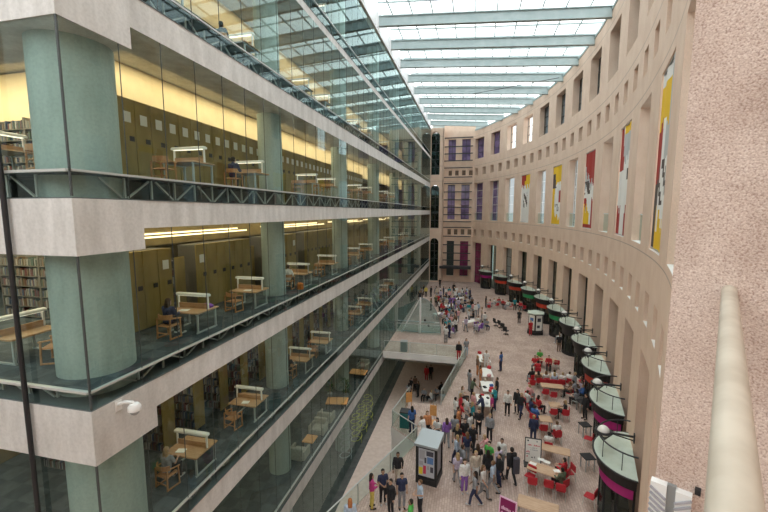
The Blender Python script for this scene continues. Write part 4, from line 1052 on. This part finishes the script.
def make_pose(name):
    J = dict(head=(0,.015,1.60), neck=(0,0,1.46), chest=(0,.0,1.27), belly=(0,.01,1.10), pelvis=(0,0,.95))
    for s, k in ((-1,'L'),(1,'R')):
        J['sh'+k]=(s*.175,0,1.41); J['el'+k]=(s*.235,-.03,1.13); J['wr'+k]=(s*.235,.05,.89); J['hip'+k]=(s*.088,0,.92); J['kn'+k]=(s*.10,.02,.50); J['an'+k]=(s*.105,-.02,.09); J['toe'+k]=(s*.12,.15,.045)
    if name == 'hold':
        for s, k in ((-1,'L'),(1,'R')): J['el'+k]=(s*.24,.0,1.14); J['wr'+k]=(s*.10,.23,1.10)
    if name == 'walk':
        J['knL']=(-.09,.16,.52); J['anL']=(-.09,.22,.11); J['toeL']=(-.1,.38,.08); J['knR']=(.09,-.04,.49); J['anR']=(.1,-.30,.16); J['toeR']=(.1,-.16,.05)
        J['wrL']=(-.23,-.12,.92); J['elL']=(-.24,-.12,1.15); J['wrR']=(.23,.22,.95); J['elR']=(.23,.05,1.13)
    if name == 'lean':
        for k, dy, dz in (('head',.20,-.08),('neck',.15,-.05),('chest',.08,-.02),('belly',.02,0)): x,y,z = J[k]; J[k]=(x,y+dy,z+dz)
        for s, k in ((-1,'L'),(1,'R')): J['sh'+k]=(s*.175,.13,1.36); J['el'+k]=(s*.22,.24,1.12); J['wr'+k]=(s*.15,.42,.98)
    if name == 'sit':
        dz = -.40
        for k in ('head','neck','chest','belly','pelvis'): x,y,z = J[k]; J[k]=(x,y,z+dz)
        J['head']=(0,.05,1.19); J['pelvis']=(0,-.02,.57)
        for s, k in ((-1,'L'),(1,'R')):
            J['sh'+k]=(s*.175,.02,1.0); J['el'+k]=(s*.24,.10,.76); J['wr'+k]=(s*.14,.33,.78); J['hip'+k]=(s*.09,.02,.55); J['kn'+k]=(s*.13,.44,.54); J['an'+k]=(s*.12,.42,.09); J['toe'+k]=(s*.13,.58,.045)
    H = Vector(J['head'])
    b = MB()
    capsule(b, H+Vector((0,-.012,.035)), .088, H+Vector((0,.012,-.045)), .068, 14); capsule(b, H+Vector((0,.03,-.085)), .045, H+Vector((0,.045,-.085)), .04)
    capsule(b, J['neck'], .055, H+Vector((0,-.01,-.06)), .05)
    capsule(b, H+Vector((0,.085,.0)), .012, H+Vector((0,.10,-.025)), .016, 8)                     # nose
    for s in (-1,1): capsule(b, H+Vector((s*.083,-.005,.012)), .016, H+Vector((s*.083,-.01,-.025)), .012, 8)   # ears
    capsule(b, H+Vector((-.022,.082,-.062)), .008, H+Vector((.022,.082,-.062)), .008, 6)          # mouth
    def torso(m, g):
        capsule(m, Vector(J['shL'])*.8+Vector(J['chest'])*.2, .075+g, Vector(J['shR'])*.8+Vector(J['chest'])*.2, .075+g)
        for s in (-1,1):
            c, be, pe = Vector(J['chest']), Vector(J['belly']), Vector(J['pelvis']); o = Vector((s*.07,0,0))
            capsule(m, c+o+Vector((0,0,.07)), .10+g, be+o*.85, .092+g); capsule(m, be+o*.85, .092+g, pe+o, .098+g)
        capsule(m, J['neck'], .06+g*.5, J['chest'], .10+g)
    torso(b, 0)
    for k in 'LR':
        capsule(b, J['sh'+k], .056, J['el'+k], .041); capsule(b, J['el'+k], .041, J['wr'+k], .028)
        capsule(b, J['hip'+k], .088, J['kn'+k], .056); capsule(b, J['kn'+k], .056, J['an'+k], .038); capsule(b, J['an'+k], .036, J['toe'+k], .032)
        hand(b, J['wr'+k], J['el'+k], -1 if k == 'L' else 1)
    out = {'body': remesh(b, 'person', .0105, 3)}
    for nm, full in (('shirt', False), ('jacket', True)):
        c = MB(); torso(c, .016)
        for k in 'LR':
            if full: capsule(c, J['sh'+k], .07, J['el'+k], .056); capsule(c, J['el'+k], .056, Vector(J['wr'+k])*.93+Vector(J['el'+k])*.07, .042)
            else: e = Vector(J['sh'+k])*.3+Vector(J['el'+k])*.7; capsule(c, J['sh'+k], .07, e, .062)
        out[nm] = remesh(c, nm, .018)
    c = MB()
    for k in 'LR':
        s = -1 if k == 'L' else 1; pe = Vector(J['pelvis'])+Vector((s*.07,0,0))
        capsule(c, pe+Vector((0,0,.02)), .108, J['hip'+k], .102); capsule(c, J['hip'+k], .102, J['kn'+k], .07); capsule(c, J['kn'+k], .07, J['an'+k], .056)
    out['trousers'] = remesh(c, 'trousers', .018)
    c = MB()
    for k in 'LR': capsule(c, Vector(J['an'+k])+Vector((0,-.03,-.03)), .05, J['toe'+k], .042)
    out['shoes'] = remesh(c, 'shoes', .015)
    c = MB(); capsule(c, H+Vector((0,-.03,.055)), .092, H+Vector((0,-.035,.0)), .085, 12); out['hair'] = remesh(c, 'hair', .014)
    c = MB(); capsule(c, H+Vector((0,-.03,.055)), .094, H+Vector((0,-.05,-.02)), .088, 12); capsule(c, H+Vector((-.04,-.06,-.05)), .065, H+Vector((-.045,-.085,-.22)), .045); capsule(c, H+Vector((.04,-.06,-.05)), .065, H+Vector((.045,-.085,-.22)), .045); out['long_hair'] = remesh(c, 'hair', .014)
    c = MB()
    for s in (-1,1): c.ball(H+Vector((s*.031,.079,.012)), .011, 8, 6)
    out['eyes'] = c.mesh('eyes', 'eye', True)
    out['H'] = H
    return out
COLR = dict(white=(.72,.72,.70), black=(.022,.022,.025), navy=(.03,.04,.09), blue=(.05,.13,.36), teal=(.03,.28,.32), red=(.48,.03,.04), magenta=(.50,.05,.22), purple=(.26,.12,.42), orange=(.62,.26,.11), grey=(.26,.27,.29), green=(.08,.42,.08), darkgreen=(.10,.13,.08), pink=(.68,.36,.36), yellow=(.62,.50,.12), brown=(.20,.12,.08), lightblue=(.42,.52,.64), beige=(.55,.47,.38), lilac=(.50,.44,.56))
COLN = dict(darkgreen='dark green', lightblue='light blue')
SK = [(.58,.38,.28),(.48,.30,.21),(.62,.43,.33),(.30,.18,.12)]
HR = [(.02,.015,.012),(.06,.035,.02),(.16,.09,.045),(.38,.26,.13),(.40,.15,.05)]
prn = random.Random(11); PEOPLE = []; OCC = []
def free_spot(q, z):
    if z == ZG and q.y > 36: q.x = max(q.x, -8.0)
    best = q
    for k in range(420):
        r = .07*math.sqrt(k)*1.3; a = k*2.4; c = Vector((q.x+r*math.cos(a), q.y+r*math.sin(a), z))
        if (c.x > -8.1 or z != ZG) and all((c.x-o[0])**2+(c.y-o[1])**2 > o[2]**2 for o in OCC if abs(o[3]-z) < 1): best = c; break
    OCC.append((best.x, best.y, .56, z)); return best
for j in range(1, 12): sx_, sy_ = WPos(2*PIT*j+.95); OCC.append((sx_, sy_, 1.6, ZG))
for o in list(bpy.data.objects):
    if o.name.startswith('poster_kiosk'): OCC.append((o.location.x, o.location.y+.4*(o.name[-1] != '1'), 1.2, ZG))
    if o.name.startswith('cafe_table'): OCC.append((o.location.x, o.location.y, .55, ZG))

def person(px, py, pose, top, bot, hd, zone, z=None, garment=None, hair=None, chair=False, scale=1.0, where=None, longh=None):
    z = ZG if z is None else z
    if pose not in POSES: POSES[pose] = make_pose(pose)
    P = POSES[pose]; H = P['H']
    if where is None: q = on_floor(px, py, z+H.z*scale)
    else: q = Vector((where[0], where[1], 0))
    rz = math.radians(hd)
    off = Matrix.Rotation(rz, 3, 'Z') @ Vector((H.x, H.y, 0))*scale
    if where is None: q = q-off
    if where is None: q = free_spot(q, z)
    loc = (q.x, q.y, z)
    g = garment or prn.choice(('shirt','jacket'))
    def obj(part, col, parent, name):
        o = bpy.data.objects.new(name, P[part]); COL.objects.link(o)
        if col is not None: o.material_slots[0].link = 'OBJECT'; o.material_slots[0].material = cloth(col)
        if parent: o.parent = parent
        return o
    r = obj('body', prn.choice(SK), None, 'person'); r.location = loc; r.rotation_euler = (0,0,rz); r.scale = (scale,)*3
    act = {'sit':'sitting','lean':'leaning','walk':'walking','hold':'standing','stand':'standing'}[pose]
    tag(r, 'person in %s %s, %s trousers, %s %s' % (COLN.get(top, top), 'top' if g == 'shirt' else 'jacket', COLN.get(bot, bot), act, zone), 'person')
    obj(g, COLR[top], r, g); obj('trousers', COLR[bot], r, 'trousers'); obj('shoes', prn.choice(((.03,.03,.03),(.1,.08,.07),(.5,.5,.5))), r, 'shoes')
    hr = HR[hair] if hair is not None else prn.choice(HR[:4]); lh = longh if longh is not None else prn.random() < .4
    obj('long_hair' if lh else 'hair', hr, r, 'hair'); obj('eyes', None, r, 'eyes')
    if chair: red_chair(loc[0], loc[1], rz, 'red cafe chair under the person '+zone)
    elif pose == 'sit' and where is None: red_chair(loc[0], loc[1], rz, 'grey chair under the person '+zone, 'grey_metal', z)
    PEOPLE.append(r); return r
Z1 = 'by foreground moat railing'
person(350,501,'stand','lightblue','grey',20,Z1,hair=4,longh=True)
person(372,476,'hold','magenta','yellow',-60,Z1,garment='jacket',hair=0,longh=True)
person(383,472,'hold','navy','black',-150,Z1,garment='shirt',hair=0,longh=False)
person(390.5,482,'stand','black','black',150,Z1,garment='jacket',hair=0,longh=False)
person(398,455,'walk','black','beige',190,Z1,garment='jacket',hair=0,longh=False)
person(402,476,'stand','navy','grey',200,Z1,garment='shirt')
person(410.5,502,'hold','green','black',90,Z1,garment='shirt',hair=0)
person(420,482.5,'hold','lightblue','black',120,Z1,garment='shirt',hair=2,longh=False)
Z2 = 'on moat terrace'
person(412,408,'stand','blue','navy',30,Z2); person(421,418,'lean','white','black',60,Z2); person(437,420,'sit','white','black',150,Z2,hair=0); person(430,428,'sit','white','grey',60,Z2,hair=0); person(435,413,'stand','orange','black',200,Z2)
Z3 = 'on moat floor beyond bridge'
person(426.5,367,'stand','red','red',170,Z3,z=ZM,garment='jacket'); person(431,366,'stand','black','black',190,Z3,z=ZM,garment='jacket')
for (px,py,t) in ((411,379,'black'),(415,377,'brown'),(418,382,'black'),(409,384,'grey')): person(px,py,'stand',t,'black',prn.uniform(0,360),'in dark moat-floor group',z=ZM)
for (px,py,t) in ((424,389,'grey'),(431,391,'white'),(437,388,'grey'),(443,392,'lightblue'),(441,383,'black')): person(px,py,'sit',t,'black',prn.uniform(0,360),'beside the terrace',z=ZM+.0 if px < 428 else ZM)
Z4 = 'at bridge railing'
person(459,343,'stand','black','red',180,Z4,hair=2); person(466.5,340,'stand','grey','lightblue',200,Z4,hair=0)
Z5 = 'beside white queue tables'
for a in [(478,357,'stand','brown','orange',-80),(481,367,'stand','orange','orange',-90),(475,380,'lean','darkgreen','black',-70),(470,371,'stand','grey','grey',-60),(463,388,'sit','beige','black',-90),(461,395,'stand','red','black',-70),(467,398,'stand','white','grey',-60),(463.5,405,'lean','red','black',-80),(473,404,'stand','teal','black',-70),(486.5,352,'stand','white','white',180),(501,353,'stand','blue','navy',60),(497,379,'stand','black','black',100),(495,388,'hold','teal','navy',110),(492,396,'stand','magenta','black',90),(481,397,'lean','navy','black',80),(479,411,'hold','black','black',180),(490,416,'stand','grey','black',160),(470,415,'stand','white','lightblue',60),(459,409,'stand','orange','red',-100),(456,399,'stand','white','grey',-60),(474,394,'stand','pink','grey',-60)]: person(*a, Z5)
Z6 = 'in central crowd'
for a in [(455,417,'stand','grey','grey',0),(458,426,'walk','black','red',-30),(465,421,'stand','black','red',200),(473,427,'walk','black','black',170),(467,434,'stand','navy','grey',30),(457,437,'walk','lightblue','navy',60),(463,447,'stand','grey','black',-60),(478,446,'hold','black','black',0),(476,452,'stand','beige','white',200),(484,437,'lean','pink','brown',90),(489,444,'stand','green','black',150),(495,447,'walk','lilac','black',40),(502,441,'stand','white','grey',160),(500,452,'stand','black','navy',120),(493,463,'walk','lightblue','grey',70),(484,468,'walk','white','grey',250),(475,472,'walk','grey','navy',80),(465,462,'stand','white','purple',200),(459,456,'walk','lilac','grey',20),(470,455,'stand','black','black',0),(447,420,'walk','purple','grey',10)]: person(*a, Z6)
w = person(508,448,'walk','black','black',20,'with long dark bag',garment='jacket',hair=0,longh=False,scale=1.1)
bg = Matrix.Rotation(math.radians(20), 3, 'Z'); pb = Vector(w.location)+bg @ Vector((.12,-.30,1.15))
t = thing('shoulder_bag', 'long dark bag slung behind the walking person in black', 'bag', tuple(pb), math.radians(20))
m = MB(); m.rbox(-.16,.16,-.1,.1,-.42,.42,.06); m.build('case', 'ink', t); m = MB(); m.tube([(-.1,.1,.35),(-.12,.36,.28),(-.2,.42,0),(-.16,.1,-.3)], .02, 6); m.build('strap', 'black', t)
Z7 = 'left of red chairs'
person(508,392.5,'stand','white','black',170,Z7,garment='jacket'); person(517.5,391,'stand','black','black',150,Z7,garment='jacket'); person(521.5,395,'walk','black','navy',140,Z7,garment='jacket')
Z8 = 'at red chair tables'
person(534,417,'stand','navy','navy',-10,Z8,garment='jacket'); person(539,397,'sit','red','black',-60,Z8,chair=True)
for a in [(528,392,'sit','white','grey',-60),(532,400,'sit','navy','lightblue',-80),(535,407,'sit','blue','blue',-30),(530,386,'sit','pink','grey',-40),(557,423,'sit','white','black',10),(549,434,'sit','white','grey',-10),(564,460,'sit','red','black',60),(562,470,'sit','darkgreen','black',40),(565,402,'sit','black','black',80),(570,383,'sit','brown','black',60)]: person(*a, Z8, chair=True)
for i, (px, t) in enumerate(((532,'black'),(538,'brown'),(544,'white'),(550,'lightblue'),(556,'white'),(562,'white'),(569,'white'))): person(px, 369.5+(i%2)*1.5+i*.7, 'sit', t, 'grey', 20-8*i, 'in row beyond red chairs', chair=True)
for a in [(540,351,'sit','green','black',180),(549,357,'sit','red','black',170),(535,357,'sit','red','grey',160),(538,362,'sit','red','black',0)]: person(*a, 'at farthest red chair table', chair=True)
Z9 = 'outside near shops'
for a in [(575,374,'stand','grey','black',90),(581,378,'sit','red','black',80),(583,386,'sit','blue','black',90),(578,391,'sit','grey','black',40),(586,396,'stand','black','black',120),(580,385,'lean','grey','navy',70),(577,381,'sit','lilac','grey',100),(567,330,'stand','black','black',90),(561,333,'sit','white','grey',60),(571,338,'stand','black','brown',180)]: person(*a, Z9)
Z10 = 'outside far shops'
for a in [(490,300,'sit','pink','grey',90),(494,299,'sit','white','grey',60),(499,298,'sit','red','grey',10),(503,300,'sit','red','black',200),(508,301,'sit','white','grey',120),(515,299,'stand','teal','black',180),(520,301,'sit','red','black',90),(524,302,'sit','red','black',160),(519.5,311,'stand','black','black',170),(486,297,'stand','black','black',100),(533,320,'stand','red','red',200)]: person(*a, Z10)
Z11 = 'near glass sail'
for a in [(396,290,'stand','black','black',0),(401,288,'stand','brown','black',90),(405,291,'stand','black','black',40),(412,285,'stand','black','black',120),(418,288,'stand','grey','black',0),(426,287,'stand','yellow','black',30),(431,287,'stand','black','black',60),(437,288,'stand','beige','grey',200),(436,296,'stand','darkgreen','black',10),(431,299,'stand','darkgreen','black',80),(440,301,'stand','white','black',0),(440,279,'stand','black','black',180),(454,284,'stand','black','black',180)]: person(*a, Z11)
cl = ['white','white','white','white','pink','lightblue','black','grey','beige','red','purple','lilac','brown','navy','teal']
rp = random.Random(4); Z12 = 'in far crowd'
k = 0
for row in range(11):
    y = 288+row*3.9; a = 437+row*1.0; b = (471, 473, 475, 475, 474, 460, 459, 458, 457, 456, 455)[row]
    x = a
    while x < b:
        person(x+rp.uniform(-1.5,1.5), y+rp.uniform(-1.5,1.5), rp.choice(('stand','sit','hold','sit')), rp.choice(cl), rp.choice(('black','grey','navy','white')), rp.uniform(0,360), Z12); x += rp.uniform(3.0,4.6)
for a in [(471,300,'stand','black','grey',20),(469,310,'hold','white','grey',80),(475,304,'stand','white','grey',200),(478,303,'stand','lightblue','grey',0),(473,312,'sit','black','black',90),(478,317,'sit','white','purple',120),(482,322,'sit','purple','purple',60),(485,313,'hold','white','grey',30),(487,320,'sit','grey','navy',200),(476,323,'sit','lilac','black',10),(482,308,'stand','beige','grey',90),(466,318,'walk','lilac','grey',30)]: person(*a, 'right of far crowd')
# readers in the library
def reader(L, y, top, zone, xo=-.1, rz=0):
    x0 = -9.72 if L != 'D' else -9.55; person(0,0,'sit',top,'black',math.degrees(rz),zone,z=LV[L][0],where=(x0+xo,y-.95))
reader('C', 11.4, 'navy', 'at first table below eye level'); reader('C', 19.8, 'white', 'at third table below eye level'); reader('D', 10.75, 'grey', 'at first table two floors below')
reader('D', 19.2, 'black', 'at third table two floors below'); reader('B', 15.3, 'navy', 'at second eye-level table'); reader('A', 14.9, 'black', 'at second table above eye level')
p = LV['C'][0]; m = MB(); m.rbox(-.2,.2,-.14,.14,0,.12,.05); o = m.build('cloth_bag', cloth((.20,.06,.34)), loc=(-9.35,11.75,p+.745)); tag(o, 'purple cloth bag lying on the first study table below eye level', 'bag')
m = MB(); m.rbox(-.17,.17,-.12,.12,0,.36,.06); o = m.build('bag', cloth((.65,.20,.04)), loc=(-9.15,18.9,p)); tag(o, 'orange bag on the floor beside the third table below eye level', 'bag')
for (L, y, xo) in (('D',10.75,-.1),('D',14.3,.1),('C',11.4,-.2),('C',14.95,0)):
    m = MB(); m.box(-.15,.15,-.11,.11,0,.02); o = m.build('open_book', 'paper', loc=(-9.6+xo,y-.25,LV[L][0]+.745)); o.rotation_euler=(0,0,.2); tag(o, 'open white book lying on the %s study table %s' % ('first' if y < 12 else 'second', 'two floors below' if L == 'D' else 'below eye level'), 'book')

gr = random.Random(9)
for (px, py) in ((484,358),(486,372),(488,386),(484,400)):
    for q in range(5):
        p = on_floor(px+gr.uniform(-5,5), py+gr.uniform(-6,6), ZG+.742); w = gr.uniform(.08,.16); h = gr.uniform(.05,.2); c = gr.choice(('red','white','blue','pink','black','beige'))
        m = MB(); m.rbox(-w,w,-w*.7,w*.7,0,h,.01); o = m.build('box', cloth(COLR[c]), loc=(p.x,p.y,ZG+.742)); o.rotation_euler = (0,0,gr.uniform(0,3)); tag(o, 'small %s box lying on a white queue table' % c, 'box', 'boxes on the queue tables')
# ------------------------------------------------------------------ labels that single things out
groups = {}
for o, l, ax in LAB: groups.setdefault(l, []).append((o, ax))
for l, os_ in groups.items():
    if len(os_) < 2: continue
    ax = os_[0][1]
    key = (lambda t: screen_x(t[0].location if t[0].parent is None else t[0].location)) if ax == 'x' else (lambda t: t[0].location.dot(FWD))
    os_.sort(key=key); n = len(os_)
    for i, (o, _) in enumerate(os_):
        if ax == 'x': sfx = 'leftmost' if i == 0 else 'rightmost' if i == n-1 else '%s from left' % ordn(i)
        else: sfx = 'nearest' if i == 0 else 'farthest' if i == n-1 else '%s nearest' % ordn(i)
        o['label'] = l+', '+sfx
        if o.name.startswith('person') and 'group' not in o: o['group'] = 'people alike in the crowd'

# ------------------------------------------------------------------ daylight
wd = bpy.data.worlds.new('world'); SC.world = wd; wd.use_nodes = True; nt = wd.node_tree; bgn = nt.nodes['Background']
tc = nt.nodes.new('ShaderNodeTexCoord'); mp = nt.nodes.new('ShaderNodeMapping'); mp.inputs['Scale'].default_value = (1.5,1.5,4); nt.links.new(tc.outputs['Generated'], mp.inputs[0])
nz = nt.nodes.new('ShaderNodeTexNoise'); nz.inputs['Scale'].default_value = 1.6; nz.inputs['Detail'].default_value = 5; nt.links.new(mp.outputs[0], nz.inputs['Vector'])
nt.links.new(ramp(nt, nz.outputs['Fac'], [(.35,(.80,.86,.92)),(.6,(1,.985,.96))]), bgn.inputs['Color'])
bgn.inputs['Strength'].default_value = 2.7
SC.view_settings.view_transform = 'Standard'; SC.view_settings.look = 'None'; SC.view_settings.gamma = 1; SC.view_settings.exposure = 0.42
SC.cycles.max_bounces = 8; SC.cycles.transparent_max_bounces = 24; SC.cycles.diffuse_bounces = 6; SC.cycles.glossy_bounces = 3
SC.cycles.caustics_reflective = False; SC.cycles.caustics_refractive = False; SC.cycles.sample_clamp_indirect = 4
SC.cycles.use_denoising = True
print('objects', len(bpy.data.objects))
